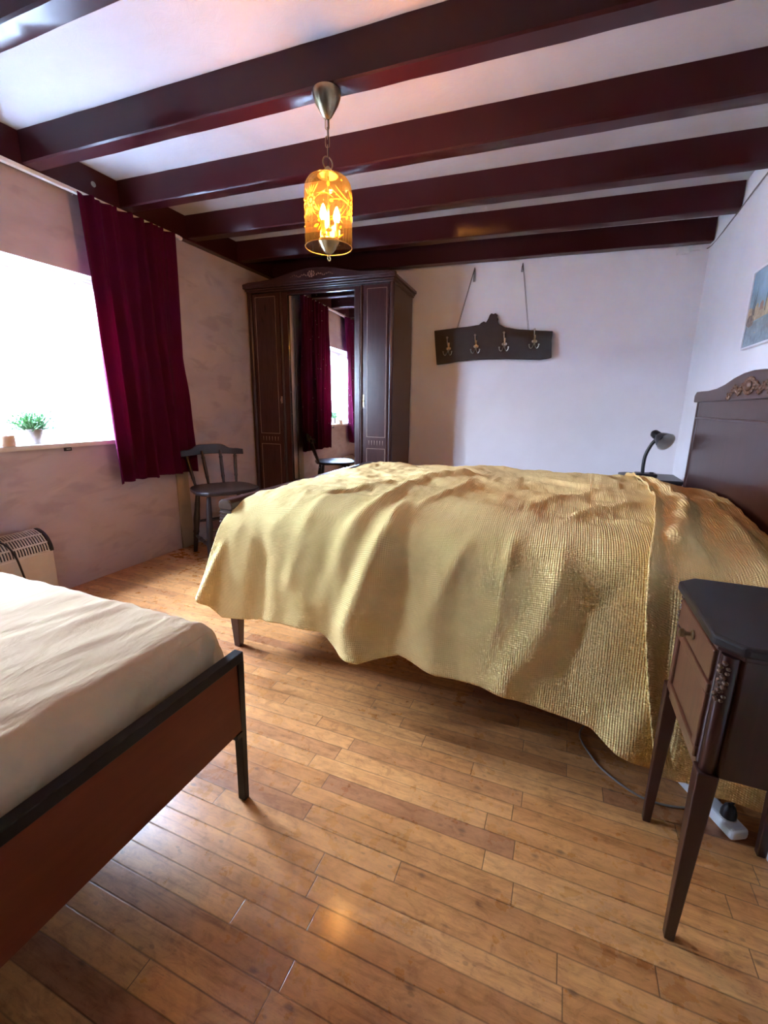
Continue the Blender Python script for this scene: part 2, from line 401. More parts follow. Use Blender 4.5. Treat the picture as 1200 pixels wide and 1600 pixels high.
def torus(bm, c, R, r, nrm, n=16, m=6, sx=1.0):
    q = Vector((0, 0, 1)).rotation_difference(Vector(nrm).normalized())
    tube(bm, [Vector(c)+q @ Vector((R*sx*math.cos(2*PI*i/n), R*math.sin(2*PI*i/n), 0)) for i in range(n)], r, m, True)

def struct(name, bm, mats, label, **kw):
    o = obj(name, bm, mats, **kw); return tag(o, label, None, None, 'structure')

# ------------------------------------------------------------------ the room
XL, XR = -2.454, 0.75
ZC, ZB = 2.18, 2.05
def far_y(x): return 3.74+0.025*(x-XR)
YN = -1.7
bm = B(); box(bm, -2.75, 1.0, YN-0.2, 4.0, -0.1, 0); struct('floor', bm, 'oak_planks', 'honey brown varnished plank floor with knots and dark gaps')
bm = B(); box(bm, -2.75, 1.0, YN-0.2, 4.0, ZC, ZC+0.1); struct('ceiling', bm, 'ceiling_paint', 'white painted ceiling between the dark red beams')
WY0, WY1, WZ0, WZ1 = 0.50, 1.90, 0.775, 1.665
bm = B(); xo = XL-0.22
for a in ((YN, WY0, 0, ZC), (WY1, 3.9, 0, ZC), (WY0, WY1, 0, WZ0), (WY0, WY1, WZ1, ZC)): box(bm, xo, XL, a[0], a[1], a[2], a[3])
bmesh.ops.remove_doubles(bm, verts=bm.verts[:], dist=1e-4)
struct('wall_left', bm, 'pink_wallpaper', 'window wall with mottled pinkish brown wallpaper')
bm = B(); prism(bm, [(XL-.2, far_y(XL-.2)), (XR+.2, far_y(XR+.2)), (XR+.2, 4.0), (XL-.2, 4.0)], 'z', 0, ZC)
struct('wall_back', bm, 'white_plaster', 'white plastered far wall behind wardrobe and coat rack')
bm = B(); box(bm, XR, XR+.15, YN, 3.95, 0, ZC); struct('wall_right', bm, 'white_plaster', 'white plastered wall behind the tall headboard')
bm = B(); box(bm, XL-.2, XR+.15, YN-.15, YN, 0, ZC); struct('wall_front', bm, 'dark_unseen_wall', 'plain wall behind the viewer')

# beams: near lower edge y at x=-2, slope, width, far width
beams = [(0.10, 0.01), (0.50, 0.015), (1.005, 0.01), (1.525, 0.030), (2.010, 0.042), (2.490, 0.055), (2.975, 0.062), (3.420, 0.076)]
bl = ['first ceiling beam behind the viewer', 'second ceiling beam above the viewer', 'dark red beam cut by the top left corner of the photo',
      'widest dark red beam, the one carrying the pendant lamp', 'dark red beam next behind the pendant lamp',
      'dark red beam in the middle of the row behind the lamp', 'dark red beam second from the far wall', 'dark red beam lying against the far wall above the coat rack']
for i, (y0, s) in enumerate(beams):
    bm = B(); n = 26; rows = []
    x0, x1 = XL+0.05, XR-0.005 if i > 2 else XR
    wd = 0.078
    for k in range(n+1):
        x = x0+(x1-x0)*k/n; y = y0+s*(x+2); j = lambda: random.uniform(-.0013, .0013)
        rows.append([bm.verts.new((x, y+dy+j(), z+(j() if z < ZC else 0))) for dy, z in ((0, ZC), (0, ZB+.006), (0.006, ZB), (wd-.006, ZB), (wd, ZB+.006), (wd, ZC))])
    for a, b in zip(rows, rows[1:]):
        for k in range(5): bm.faces.new((a[k], b[k], b[k+1], a[k+1]))
    bm.faces.new(rows[0]); bm.faces.new(rows[-1][::-1])
    struct('trim_%d' % (i+1), bm, 'oxblood_gloss_paint', bl[i], smooth=True)
bm = B(); box(bm, XL, XL+0.055, YN, far_y(XL)-.002, ZB-.01, ZC)
struct('trim_9', bm, 'oxblood_gloss_paint', 'dark red wall plate along the top of the window wall', bevel=0.004)
bm = B(); box(bm, XL, XL+0.014, 2.245, 2.345, 0, 1.99)
struct('trim_10', bm, 'beige_board', 'beige upright board on the wall below the wine curtain', bevel=0.003)

# window 1 with frame, panes, sill, sheer track
win = tag(bpy.data.objects.new('window_1', None), 'wide white framed window in the left wall', None, None, 'structure'); COL.objects.link(win)
bm = B(); fx0, fx1 = XL-.19, XL-.14
for a in ((WY0, WY1, WZ0, WZ0+.05), (WY0, WY1, WZ1-.05, WZ1), (WY0, WY0+.05, WZ0, WZ1), (WY1-.05, WY1, WZ0, WZ1), (1.05, 1.11, WZ0, WZ1)): box(bm, fx0, fx1, *a)
obj('window_frame', bm, 'white_frame_paint', win, bevel=0.004)
for ya, yb in ((WY0+.05, 1.05), (1.11, WY1-.05)):
    bm = B(); box(bm, fx0+.02, fx0+.026, ya, yb, WZ0+.05, WZ1-.05); obj('pane', bm, 'window_glass', win)
bm = B(); box(bm, XL-.14, XL+0.035, WY0, WY1+.02, WZ0-.005, WZ0+.02); obj('window_sill', bm, 'sill_board', win, bevel=0.004)

# garden outside
bm = B(); box(bm, -30, -2.9, -20, 20, -.6, -.5); struct('ground', bm, 'dark_paving', 'paving outside the window, toned dark to dim the ceiling')
gw = thing('garden_wall', 'bright pale garden wall seen hazily through the sheer curtain', 'wall', (-7, 1.5, 0))
bm = B(); box(bm, -.1, .1, -9, 9, -.5, 1.75); obj('wall_panel', bm, 'pale_wall', gw)
bm = B(); box(bm, -.16, .16, -9, 9, 1.75, 1.83); obj('coping', bm, 'pale_wall', gw)
tr = thing('garden_tree', 'leafy green tree seen hazily through the sheer curtain', 'tree', (-9.0, 3.4, -.5))
bm = B(); lathe(bm, [(.2, 0), (.14, 1.4), (.1, 2.6)], n=10); obj('trunk', bm, 'bark', tr, True)
bm = B()
for i in range(2600):
    th, ph = random.uniform(0, 2*PI), math.acos(random.uniform(-1, 1)); rr = random.uniform(.55, 1)**.5
    c = Vector((1.6*rr*math.sin(ph)*math.cos(th), 3.6*rr*math.sin(ph)*math.sin(th), 3.6+1.35*rr*math.cos(ph)))
    a = Vector((random.gauss(0, 1), random.gauss(0, 1), random.gauss(0, 1))).normalized(); b_ = a.orthogonal().normalized(); s = .16
    v = [bm.verts.new(c+a*s), bm.verts.new(c+b_*s*.5), bm.verts.new(c-a*s), bm.verts.new(c-b_*s*.5)]; bm.faces.new(v)
obj('foliage', bm, 'tree_leaves', tr)

# ------------------------------------------------------------------ grid surfaces (cloths)
def grid_obj(name, P, mats, parent=None, uv=None, thick=0.0, sub=0):
    """P: (nu, nv, 3) array"""
    nu, nv, _ = P.shape
    me = bpy.data.meshes.new(name); idx = np.arange(nu*nv).reshape(nu, nv)
    F = np.stack([idx[:-1, :-1], idx[1:, :-1], idx[1:, 1:], idx[:-1, 1:]], -1).reshape(-1, 4)
    me.from_pydata(P.reshape(-1, 3).tolist(), [], F.tolist())
    if uv is not None:
        L = me.uv_layers.new(name='UVMap'); U = uv.reshape(-1, 2)[F.reshape(-1)]
        L.data.foreach_set('uv', U.astype(np.float32).reshape(-1))
    for m in ([mats] if isinstance(mats, str) else mats): me.materials.append(M[m])
    me.polygons.foreach_set('use_smooth', [True]*len(F)); me.update()
    o = bpy.data.objects.new(name, me); COL.objects.link(o)
    if parent: o.parent = parent
    if thick:
        s = o.modifiers.new('solid', 'SOLIDIFY'); s.thickness = thick; s.offset = -1
    return o
rng = np.random.RandomState(3)
def vnoise(x, y, scale, seed=0, octs=3):
    out = np.zeros_like(x); amp = 1.0; r = np.random.RandomState(seed)
    G = r.rand(64, 64)*2-1
    for o in range(octs):
        u = x/scale; v = y/scale; i = np.floor(u).astype(int); j = np.floor(v).astype(int)
        a = u-i; b = v-j; a = a*a*(3-2*a); b = b*b*(3-2*b)
        g = lambda p, q: G[p % 64, q % 64]
        out += amp*((g(i, j)*(1-a)+g(i+1, j)*a)*(1-b)+(g(i, j+1)*(1-a)+g(i+1, j+1)*a)*b)
        amp *= .5; scale *= .5
    return out
def seg_dist(P, line):
    """distance of every point of P to a 3D polyline, and the fraction along it"""
    line = [np.array(l, float) for l in line]; best = None; L = len(line)-1
    for k in range(L):
        a, b = line[k], line[k+1]; ab = b-a; t = np.clip(((P-a)@ab)/(ab@ab), 0, 1)
        d = np.linalg.norm(P-(a+t[..., None]*ab), axis=-1); f = (k+t)/L
        if best is None: best = [d, f]
        else:
            m = d < best[0]; best[0] = np.where(m, d, best[0]); best[1] = np.where(m, f, best[1])
    return best
def cat(pts, n):
    """catmull-rom through (K, ..., 3) control arrays -> n samples along axis 0"""
    K = len(pts); P = np.concatenate([[2*pts[0]-pts[1]], pts, [2*pts[-1]-pts[-2]]]); out = []
    for s in np.linspace(0, K-1, n):
        i = min(int(s), K-2); t = s-i; a, b, c, d = P[i:i+4]
        out.append(0.5*(2*b+(c-a)*t+(2*a-5*b+4*c-d)*t*t+(-a+3*b-3*c+d)*t**3))
    return np.array(out)
def normals(P):
    du = np.gradient(P, axis=0); dv = np.gradient(P, axis=1); n = np.cross(du, dv)
    return n/(np.linalg.norm(n, axis=-1, keepdims=True)+1e-9)

# ------------------------------------------------------------------ double bed
bed = thing('double_bed', 'dark mahogany double bed with tall carved headboard against the right wall', 'bed', (-1.205, 2.03, 0))
bed_m = Matrix.Translation((1.205, -2.03, 0))
def bobj(name, bm, mats, parent, **kw):
    bmesh.ops.transform(bm, matrix=bed_m, verts=bm.verts); return obj(name, bm, mats, parent, **kw)
FB = B()
box(FB, -1.215, -1.195, 1.37, 2.69, .20, .60)
fb = bobj('footboard', FB, 'mahogany_flat', bed, bevel=0.003)
bm = B(); prof = [(-.030, .600), (-.034, .612), (-.030, .630), (-.016, .640), (.016, .640), (.030, .630), (.034, .612), (.030, .600)]
A_ = [bm.verts.new((-1.205+p[0], 1.325, p[1])) for p in prof]; B_ = [bm.verts.new((-1.205+p[0], 2.735, p[1])) for p in prof]
bm.faces.new(A_[::-1]); bm.faces.new(B_)
for i in range(8): bm.faces.new((A_[i], A_[(i+1) % 8], B_[(i+1) % 8], B_[i]))
o = bobj('rail_cap', bm, 'mahogany_flat', fb, bevel=0.004)
for y in (1.352, 2.708):
    bm = B(); box(bm, -1.232, -1.178, y-.027, y+.027, .21, .60)
    for k in range(4): box(bm, -1.236, -1.174, y-.03, y+.03, .585-k*.013, .592-k*.013)
    bobj('corner_post', bm, 'mahogany', bed, bevel=0.003)
    bm = B(); hexa(bm, [(-1.219, y-.014, 0), (-1.191, y-.014, 0), (-1.191, y+.014, 0), (-1.219, y+.014, 0)], [(-1.229, y-.024, .21), (-1.181, y-.024, .21), (-1.181, y+.024, .21), (-1.229, y+.024, .21)])
    bobj('leg', bm, 'mahogany', bed, bevel=0.003)
for y in (1.36, 2.70):
    bm = B(); box(bm, -1.19, .64, y-.012, y+.012, .23, .36); bobj('side_rail', bm, 'mahogany_flat', bed, bevel=0.003)
YC = 2.10
hb = B(); box(hb, .640, .668, YC-.73, YC+.73, .16, 1.05); box(hb, .630, .672, YC-.745, YC+.745, .962, .972)
hbo = bobj('headboard', hb, 'mahogany', bed, bevel=0.003)
half = [(.785, 1.048), (.785, 1.085), (.755, 1.102), (.68, 1.102), (.56, 1.100), (.42, 1.105), (.31, 1.118), (.20, 1.138), (.10, 1.150), (0, 1.154)]
out = [(YC+a, z) for a, z in half]+[(YC-a, z) for a, z in half[-2::-1]]
bm = B(); prism(bm, out, 'x', .622, .682); bobj('crest_rail', bm, 'mahogany_flat', hbo, bevel=0.006, seg=3)
for s in (-1, 1):
    bm = B(); tube(bm, [(.655, YC+s*.745, 0), (.655, YC+s*.745, 1.05)], .024, 12); bobj('stile', bm, 'mahogany', hbo, smooth=True)
bm = B()
random.seed(5)
for i in range(16):
    a = 2*PI*i/16
    ball(bm, (.620, YC+.05*math.cos(a), 1.098+.026*math.sin(a)), .009, .6, 1.2, 1, 8)
ball(bm, (.618, YC, 1.098), .02, .6, 1.3, 1, 10)
for s in (-1, 1):
    for k in range(11):
        yy = YC+s*(.075+.016*k); zz = 1.094-.012*math.sin(k*.9)-.0022*k
        ball(bm, (.620, yy, zz+.008), .011-.0005*k, .5, 1.3, .7, 8, Matrix.Rotation(s*.7*(1 if k % 2 else -1), 4, 'X'))
        ball(bm, (.620, yy, zz-.008), .008, .5, .8, 1.1, 8)
tag(bobj('carved_rosette', bm, 'carved_gilt', hbo, smooth=True), 'carved flower and leaf ornament on the headboard crest')
mt = thing('mattress', 'mattress lying under the yellow bedspreads on the double bed', 'mattress', (-.27, 2.03, .33))
bm = B(); box(bm, -.86, .86, -.62, .62, 0, .25); obj('mattress_core', bm, 'white_ticking', mt, bevel=.04, seg=4)

# the yellow bedspreads
def drape(ctrl, nu, nv):
    """ctrl: list of (x_left, x_right, y(t), z(t)) callables evaluated on t in 0..1"""
    t = np.linspace(0, 1, nu); C_ = []
    for xl, xr, fy, fz in ctrl:
        y = fy(t)*np.ones(nu); z = fz(t)*np.ones(nu)
        C_.append(np.stack([xl+(xr-xl)*t, y, z], -1))
    P = cat(np.array(C_), nv)                        # nv, nu, 3
    return np.transpose(P, (1, 0, 2))
def arclen(P):
    s = np.zeros(P.shape[:2]); s[:, 1:] = np.cumsum(np.linalg.norm(np.diff(P, axis=1), axis=-1), axis=1)
    return s
def ridge(P, N, lines, prof=None):
    D = np.zeros(P.shape[:2])
    for ln, wd, amp, *r in lines:
        d, f = seg_dist(P, ln); gr = r[0] if r else (1, 1)
        a = amp*(gr[0]+(gr[1]-gr[0])*f)*(lambda q: q*q*(3-2*q))(np.clip(f*3.5+.12, 0, 1))
        D += 1.25*a*np.exp(-np.abs(d/(.82*wd*(0.7+0.6*f)))**(1.5+.9*f))
    return D
lerp = lambda a, b: (lambda t: a+(b-a)*t)
hx = [-1.275, -1.168, -.9, -.715, -.616, -.54, -.421, -.282, -.145, .037, .154, .216, .30]
hz = [.255, .192, .232, .237, .185, .182, .228, .205, .211, .191, .180, .140, .112]
hemA = lambda t: np.interp(-1.275+t*1.60, hx, hz)
top = lambda z0, z1: lerp(z0, z1)
A = drape([(-1.165, .35, lerp(2.775, 2.80), lerp(.38, .40)), (-1.165, .36, lerp(2.765, 2.79), lerp(.57, .58)),
           (-1.165, .36, lerp(2.68, 2.70), lerp(.642, .652)), (-1.168, .37, lerp(2.40, 2.40), lerp(.648, .665)),
           (-1.168, .37, lerp(2.05, 2.05), lerp(.648, .668)), (-1.168, .34, lerp(1.72, 1.70), lerp(.650, .668)),
           (-1.168, .29, lerp(1.46, 1.36), lerp(.640, .655)), (-1.195, .27, lerp(1.315, 1.235), lerp(.575, .585)),
           (-1.243, .27, lerp(1.268, 1.175), lerp(.42, .42)), (-1.275, .31, lerp(1.235, 1.135), hemA)], 330, 330)
N = normals(A)
N *= np.where(N[:, 120:121, 2:3] < 0, -1, 1)
sl = arclen(A)
side = np.clip((1.50-A[..., 1])/.25, 0, 1)
topm = 1-side
D = ridge(A, N, [
    ([(-1.12, 1.40, .62), (-1.18, 1.29, .46), (-1.26, 1.24, .25)], .022, .022),
    ([(-1.02, 1.38, .62), (-.985, 1.28, .45), (-1.0, 1.22, .22)], .05, -.020),
    ([(-.84, 1.50, .65), (-.82, 1.33, .59), (-.86, 1.26, .40)], .035, .016, (1, .5)),
    ([(-.60, 1.55, .66), (-.63, 1.31, .60), (-.70, 1.23, .34)], .040, .026, (1, .4)),
    ([(-.52, 1.55, .67), (-.50, 1.30, .62), (-.55, 1.23, .46), (-.60, 1.20, .28), (-.57, 1.19, .17)], .052, .034, (.75, 1.05)),
    ([(-.66, 1.3, .5), (-.72, 1.2, .22)], .05, -.012),
    ([(-.43, 1.3, .6), (-.42, 1.2, .42), (-.42, 1.18, .22)], .06, -.016, (.5, 1.2)),
    ([(-.21, 1.34, .64), (-.28, 1.22, .52), (-.33, 1.18, .38), (-.30, 1.15, .2)], .045, .014, (1, .4)),
    ([(-.10, 1.34, .65), (-.12, 1.20, .54), (-.13, 1.16, .38), (-.10, 1.14, .26)], .030, .014, (1, .5)),
    ([(.04, 1.32, .64), (.02, 1.18, .50), (-.05, 1.14, .32), (-.10, 1.13, .22)], .045, .022, (1, .9)),
    ([(.20, 1.26, .60), (.12, 1.18, .48), (.06, 1.15, .30)], .06, -.012),
    ([(.30, 1.15, .36), (.22, 1.13, .16)], .06, .022, (.6, 1.2)),
    # creases on top
    ([(-.90, 1.42, .65), (-.80, 1.60, .65), (-.72, 1.85, .65)], .028, .012), ([(-.60, 1.40, .66), (-.60, 1.62, .66), (-.58, 1.9, .67), (-.45, 2.15, .67)], .040, .022),
    ([(-.47, 1.36, .66), (-.42, 1.60, .67), (-.36, 1.85, .67)], .024, .014), ([(-.96, 1.55, .65), (-.92, 1.42, .62)], .018, .010),
    ([(-.15, 1.45, .66), (-.02, 1.75, .67), (.12, 1.95, .67)], .022, .011), ([(.0, 1.35, .65), (.10, 1.60, .67), (.26, 1.75, .67)], .020, .011),
    ([(-.30, 1.42, .66), (-.05, 1.55, .67), (.22, 1.50, .67)], .020, .008), ([(-.08, 2.3, .67), (.12, 2.1, .67), (.30, 2.15, .67)], .035, .014),
    ([(-.2, 2.0, .67), (.02, 1.98, .67), (.14, 1.82, .67)], .06, -.014),
    ([(-1.0, 2.25, .65), (-.8, 2.1, .65), (-.62, 2.15, .65)], .02, .007), ([(-1.05, 2.0, .65), (-.86, 1.95, .65), (-.75, 2.05, .65)], .016, .006),
])
D += .036*np.exp(-(((A[..., 0]+.50)/.20)**2+((A[..., 1]-2.15)/.36)**2))*topm
D += topm*(.012*vnoise(A[..., 0]+3, A[..., 1]+2, .20, 1)+.0045*vnoise(A[..., 0]*1.5+5, A[..., 1]+1, .07, 2))
D += side*(.007*vnoise(A[..., 0]*1.0+4, sl*.25+3, .16, 4)+.0016*vnoise(A[..., 0]+4, sl*.6+3, .05, 5))
D[-1, :] *= .3
A2 = A+N*D[..., None]
uvA = np.stack([A[..., 0]+2, sl], -1)
cv = grid_obj('bedspread', A2, 'yellow_honeycomb', None, uvA, .005)
tag(cv, 'long pale yellow honeycomb bedspread draped over the foot and middle of the double bed', 'bedspread')

hemB = lambda t: .120-.05*t
Bc = drape([(.335, .622, lerp(2.83, 2.83), lerp(.40, .40)), (.335, .622, lerp(2.815, 2.815), lerp(.56, .52)),
            (.325, .622, lerp(2.70, 2.72), lerp(.655, .585)), (.335, .622, lerp(2.40, 2.40), lerp(.675, .635)),
            (.335, .622, lerp(2.05, 2.05), lerp(.678, .648)), (.300, .622, lerp(1.70, 1.70), lerp(.678, .625)),
            (.245, .622, lerp(1.36, 1.40), lerp(.668, .588)), (.222, .622, lerp(1.222, 1.235), lerp(.60, .515)),
            (.235, .622, lerp(1.155, 1.160), lerp(.42, .38)), (.290, .622, lerp(1.118, 1.125), hemB)], 130, 330)
Nb = normals(Bc); Nb *= np.where(Nb[:, 120:121, 2:3] < 0, -1, 1)
slb = arclen(Bc); sideb = np.clip((1.45-Bc[..., 1])/.25, 0, 1)
edge = [tuple(Bc[0, k]) for k in range(40, 330, 12)]
Db = ridge(Bc, Nb, [(edge, .012, .011, (1, 1)), ([tuple(np.array(e)+np.array((.03, 0, 0))) for e in edge], .012, -.006, (1, 1)),
    ([(.36, 2.62, .66), (.40, 2.2, .67), (.42, 1.85, .66), (.36, 1.55, .67), (.30, 1.35, .65)], .030, .020),
    ([(.55, 2.2, .65), (.54, 1.8, .64), (.50, 1.45, .60), (.50, 1.25, .55)], .030, .012),
    ([(.44, 1.75, .65), (.43, 1.45, .62), (.40, 1.27, .55)], .04, -.014),
    ([(.33, 1.25, .6), (.31, 1.16, .42), (.33, 1.12, .15)], .03, .010),
    ([(.40, 1.25, .58), (.38, 1.16, .4), (.37, 1.12, .12)], .03, -.012),
    ([(.45, 1.30, .58), (.43, 1.16, .4), (.41, 1.12, .12)], .025, .006)])
Db += (1-sideb)*(.011*vnoise(Bc[..., 0]*1.6+3, Bc[..., 1]+2, .2, 11)+.003*vnoise(Bc[..., 0]*1.5+5, Bc[..., 1]+1, .05, 12))
Db += sideb*(.005*vnoise(Bc[..., 0]*1.5+4, slb*.3+3, .12, 14))
B2 = Bc+Nb*(Db+.004)[..., None]
uvB = np.stack([Bc[..., 0]+2, slb], -1)
cv2 = grid_obj('bedspread', B2, 'yellow_honeycomb', None, uvB, .005)
tag(cv2, 'second yellow honeycomb bedspread laid over the pillow end, its rolled edge against the headboard side', 'bedspread')

# ------------------------------------------------------------------ single bed in the foreground
sb = thing('single_bed', 'single bed with black metal frame and red brown footboard in the left foreground', 'bed', (-.67, .29, 0))
def sbo(name, bm, mats, parent=None, **kw):
    bmesh.ops.transform(bm, matrix=Matrix.Translation((.67, -.29, 0)), verts=bm.verts); return obj(name, bm, mats, parent or sb, **kw)
bm = B(); box(bm, -.683, -.669, -.155, .738, .215, .402); sbo('footboard_panel', bm, 'red_veneer')
bm = B(); box(bm, -.690, -.664, -.180, .757, .401, .425); sbo('top_rail', bm, 'black_metal', bevel=.002)
for y in (.747, -.170):
    bm = B(); hexa(bm, [(-.696, y-.008, 0), (-.674, y-.008, 0), (-.674, y+.008, 0), (-.696, y+.008, 0)], [(-.690, y-.010, .402), (-.664, y-.010, .402), (-.664, y+.010, .402), (-.690, y+.010, .402)])
    sbo('leg', bm, 'black_metal', bevel=.0015)
    bm = B(); s = -1 if y > 0 else 1; box(bm, -.690, -.666, min(y+s*.008, y+s*.028), max(y+s*.008, y+s*.028), .200, .214); sbo('bracket', bm, 'black_metal')
for y in (.70, -.13):
    bm = B(); box(bm, -2.22, -.684, y-.012, y+.012, .26, .31); sbo('side_rail', bm, 'black_metal', bevel=.002)
for y in (.74, -.16):
    bm = B(); box(bm, -2.235, -2.21, y-.012, y+.012, 0, .60); sbo('head_leg', bm, 'black_metal', bevel=.002)
bm = B(); box(bm, -2.232, -2.215, -.15, .73, .3, .6); sbo('headboard_panel', bm, 'red_veneer')
bm = B(); box(bm, -2.205, -.69, -.12, .69, .275, .312); sbo('slat_base', bm, 'black_metal')
nu, nv = 300, 260
def prof(lo, hi, n, e=.10, d=.19):
    """horizontal position and drop along a rounded box profile from one hanging side to the other"""
    c = [(lo-.022, d), (lo-.012, d*.6), (lo, .055), (lo+.012, .022), (lo+.035, .004), (lo+.09, 0), (lo+.3, 0), ((lo+hi)/2, 0), (hi-.3, 0), (hi-.09, 0), (hi-.035, .004), (hi-.012, .022), (hi, .055), (hi+.012, d*.6), (hi+.022, d)]
    return cat(np.array([(a, b, 0.0) for a, b in c]), n)
px_ = prof(-2.18, -.735, nu); py_ = prof(-.12, .755, nv)
X, Y = np.meshgrid(px_[:, 0], py_[:, 0], indexing='ij'); dx, dy = np.meshgrid(px_[:, 1], py_[:, 1], indexing='ij')
dx = np.clip(dx, 0, None); dy = np.clip(dy, 0, None)
drop = (dx**3+dy**3)**(1/3)
topz = .502+0*X
r = math.radians(78); Xr = X*math.cos(r)+Y*math.sin(r); Yr = -X*math.sin(r)+Y*math.cos(r)
wr = .0035*vnoise(Xr*1.0+9, Yr*3.2+9, .16, 21)+.0018*np.abs(vnoise(Xr*1.2+9, Yr*4+9, .11, 22))
P = np.stack([X, Y, topz-drop+wr*(drop < .03)], -1)
# slanted pulls on the hanging foot end
fr = np.clip((dx-.02)/.06, 0, 1)
P[..., 0] += fr*(.007*vnoise(Y*3+9+dx*2.2, dx*1.0+2, .22, 23)+.002*vnoise(Y*4+9+dx*4, dx*1.5+2, .12, 24))
fr2 = np.clip((dy-.02)/.06, 0, 1); P[..., 1] += fr2*.004*vnoise(X*2+9, dy+2, .2, 25)
random.seed(21)
creases = [([(-1.04, .765, .502), (-1.06, .66, .502), (-1.12, .52, .502)], .010, .009), ([(-.98, .76, .502), (-1.0, .64, .502), (-1.02, .50, .502)], .009, .006)]
for k in range(34):
    x_ = random.uniform(-2.1, -.78); y_ = random.uniform(-.05, .74); l_ = random.uniform(.10, .28); sl_ = random.uniform(-.15, .35)
    creases.append(([(x_, y_, .502), (x_-sl_*l_*.5, y_-l_*.5, .502), (x_-sl_*l_-.02*random.random(), y_-l_, .502)], random.uniform(.0045, .009), random.uniform(.0016, .0040)))
for ln, wd, am in creases:
    d, f = seg_dist(P, ln); P[..., 2] += am*np.exp(-(d/wd)**2)*np.sin(np.clip(f, 0, 1)*PI)**.5
for y0, y1, am in ((.735, .69, .012), (.68, .60, .009), (.60, .49, .007), (.53, .42, .006), (.42, .28, .007), (.33, .2, .005), (.2, .1, .005)):
    d, f = seg_dist(P, [(-.735, y0, .45), (-.72, y1, .33)]); P[..., 0] += am*np.exp(-(d/.012)**2)
sm = grid_obj('sheeted_mattress', P, 'cream_sheet', None, np.stack([X, Y], -1), .004)
tag(sm, 'mattress under a wrinkled cream fitted sheet on the foreground single bed', 'mattress')

# ------------------------------------------------------------------ curtains
def curtain(name, yt0, yt1, yb0, yb1, z0, z1, x0, amp, nf, seed, mat, nu=240, nv=90, hemdip=.01):
    u = np.linspace(0, 1, nu)[:, None]*np.ones((1, nv)); v = np.ones((nu, 1))*np.linspace(0, 1, nv)[None, :]
    uu = u+.03*vnoise(u*3+5, v*.6+3, .5, seed)
    y = (yt0+(yt1-yt0)*uu)*(1-v)+(yb0+(yb1-yb0)*uu)*v
    ph = PI*.5+uu*nf*2*PI+2.2*vnoise(u*2+7, v*.4+3, .6, seed+1)*np.clip(u*8, 0, 1)
    am = amp*(.75+.5*v)*(1+.7*vnoise(u*4+3, v*.7+8, .4, seed+2))
    w1 = np.sin(ph); x = x0+am*(w1+.25*np.sin(2*ph+1))
    x += .35*amp*np.sin(uu*nf*2.2*2*PI+2)*(1-v)**3
    y = y+.5*amp*np.cos(ph)*(.4+.6*v)
    z = z1-(z1-z0)*v+hemdip*vnoise(u*4+2, v+1, .3, seed+3)*v-.006*(1-v)*np.abs(np.sin(uu*nf*PI*1.3))
    P = np.stack([x, y, z], -1)
    L = (yt1-yt0)*1.6
    return grid_obj(name, P, mat, None, np.stack([u*L, (1-v)*(z1-z0)], -1), 0)
c1 = curtain('curtain', 1.722, 2.345, 1.772, 2.335, .552, 2.030, XL+.085, .021, 6.5, 31, 'wine_velvet', hemdip=.012)
tag(c1, 'wine red velvet curtain hanging at the wardrobe end of the window', 'curtain', 'wine velvet curtains')
c2 = curtain('curtain', .74, 1.24, .74, 1.06, .552, 2.030, XL+.085, .021, 5.5, 41, 'wine_velvet')
tag(c2, 'wine red velvet curtain before the window middle, seen only in the wardrobe mirror', 'curtain', 'wine velvet curtains')
for c in (c1, c2):
    s = c.modifiers.new('solid', 'SOLIDIFY'); s.thickness = .004
def sheer(y0, y1, yb0, yb1, seed, label):
    root = thing('sheer_curtain', label, 'sheer curtain', (XL-.10, (y0+y1)/2, WZ0+.02), 0, 'white sheer curtains')
    def pan(z0, z1, mat, name, yA0, yA1, yB0, yB1, nv):
        o = curtain(name, yA0, yA1, yB0, yB1, z0, z1, XL-.095, .010, (y1-y0)*11, seed, mat, 200, nv, .0)
        o.data.transform(Matrix.Translation((-(XL-.10), -(y0+y1)/2, -(WZ0+.02)))); o.parent = root; return o
    zt, zm, zb = WZ1-.035, 1.078, WZ0+.028
    k = (zt-zm)/(zt-zb); ym0 = y0+(yb0-y0)*k; ym1 = y1+(yb1-y1)*k
    pan(zm, zt, 'white_voile', 'voile', y0, y1, ym0, ym1, 50)
    tag(pan(zb, zm, 'white_lace', 'lace_border', ym0, ym1, yb0, yb1, 30), 'scalloped lace border')
    pan(zt-.030, zt+.004, 'white_tape', 'gathered_header', y0, y1, y0, y1, 6)
    gy0, gy1 = (y0, yb0) if y0 > 1 else (y1, yb1)
    b = B(); tube(b, [(.004, gy0-(y0+y1)/2, zt-WZ0-.02), (.004, gy1-(y0+y1)/2, zb-WZ0-.02)], .0028, 6); obj('side_hem', b, 'white_tape', root)
sheer(1.492, 1.885, 1.56, 1.885, 51, 'white sheer curtain panel between the gap and the wine curtain')
sheer(.52, 1.472, .52, 1.515, 61, 'wide white sheer curtain panel left of the gap, behind plant and candle')
tk = thing('sheer_track', 'white track carrying the sheer curtains at the window top', 'curtain track', (XL-.10, .9, WZ1-.03))
bm = B(); box(bm, -.012, .012, -.38, .99, -.012, .012); obj('track', bm, 'white_frame_paint', tk)
bm = B(); tube(bm, [(.014, .575, -.004), (.014, .579, -.05)], .006); obj('pull_cap', bm, 'white_plastic', tk)
rl = thing('curtain_rail', 'white curtain rail running along the top of the window wall', 'curtain rail', (XL+.045, 1.0, 2.035))
bm = B(); box(bm, -.012, .012, -2.2, 1.41, -.008, .010); obj('rail', bm, 'white_plastic', rl, bevel=.002)
for k in range(3):
    bm = B(); box(bm, -.045, .008, -1.0+k*1.1, -.98+k*1.1, .004, .016); obj('rail_bracket', bm, 'white_plastic', rl)
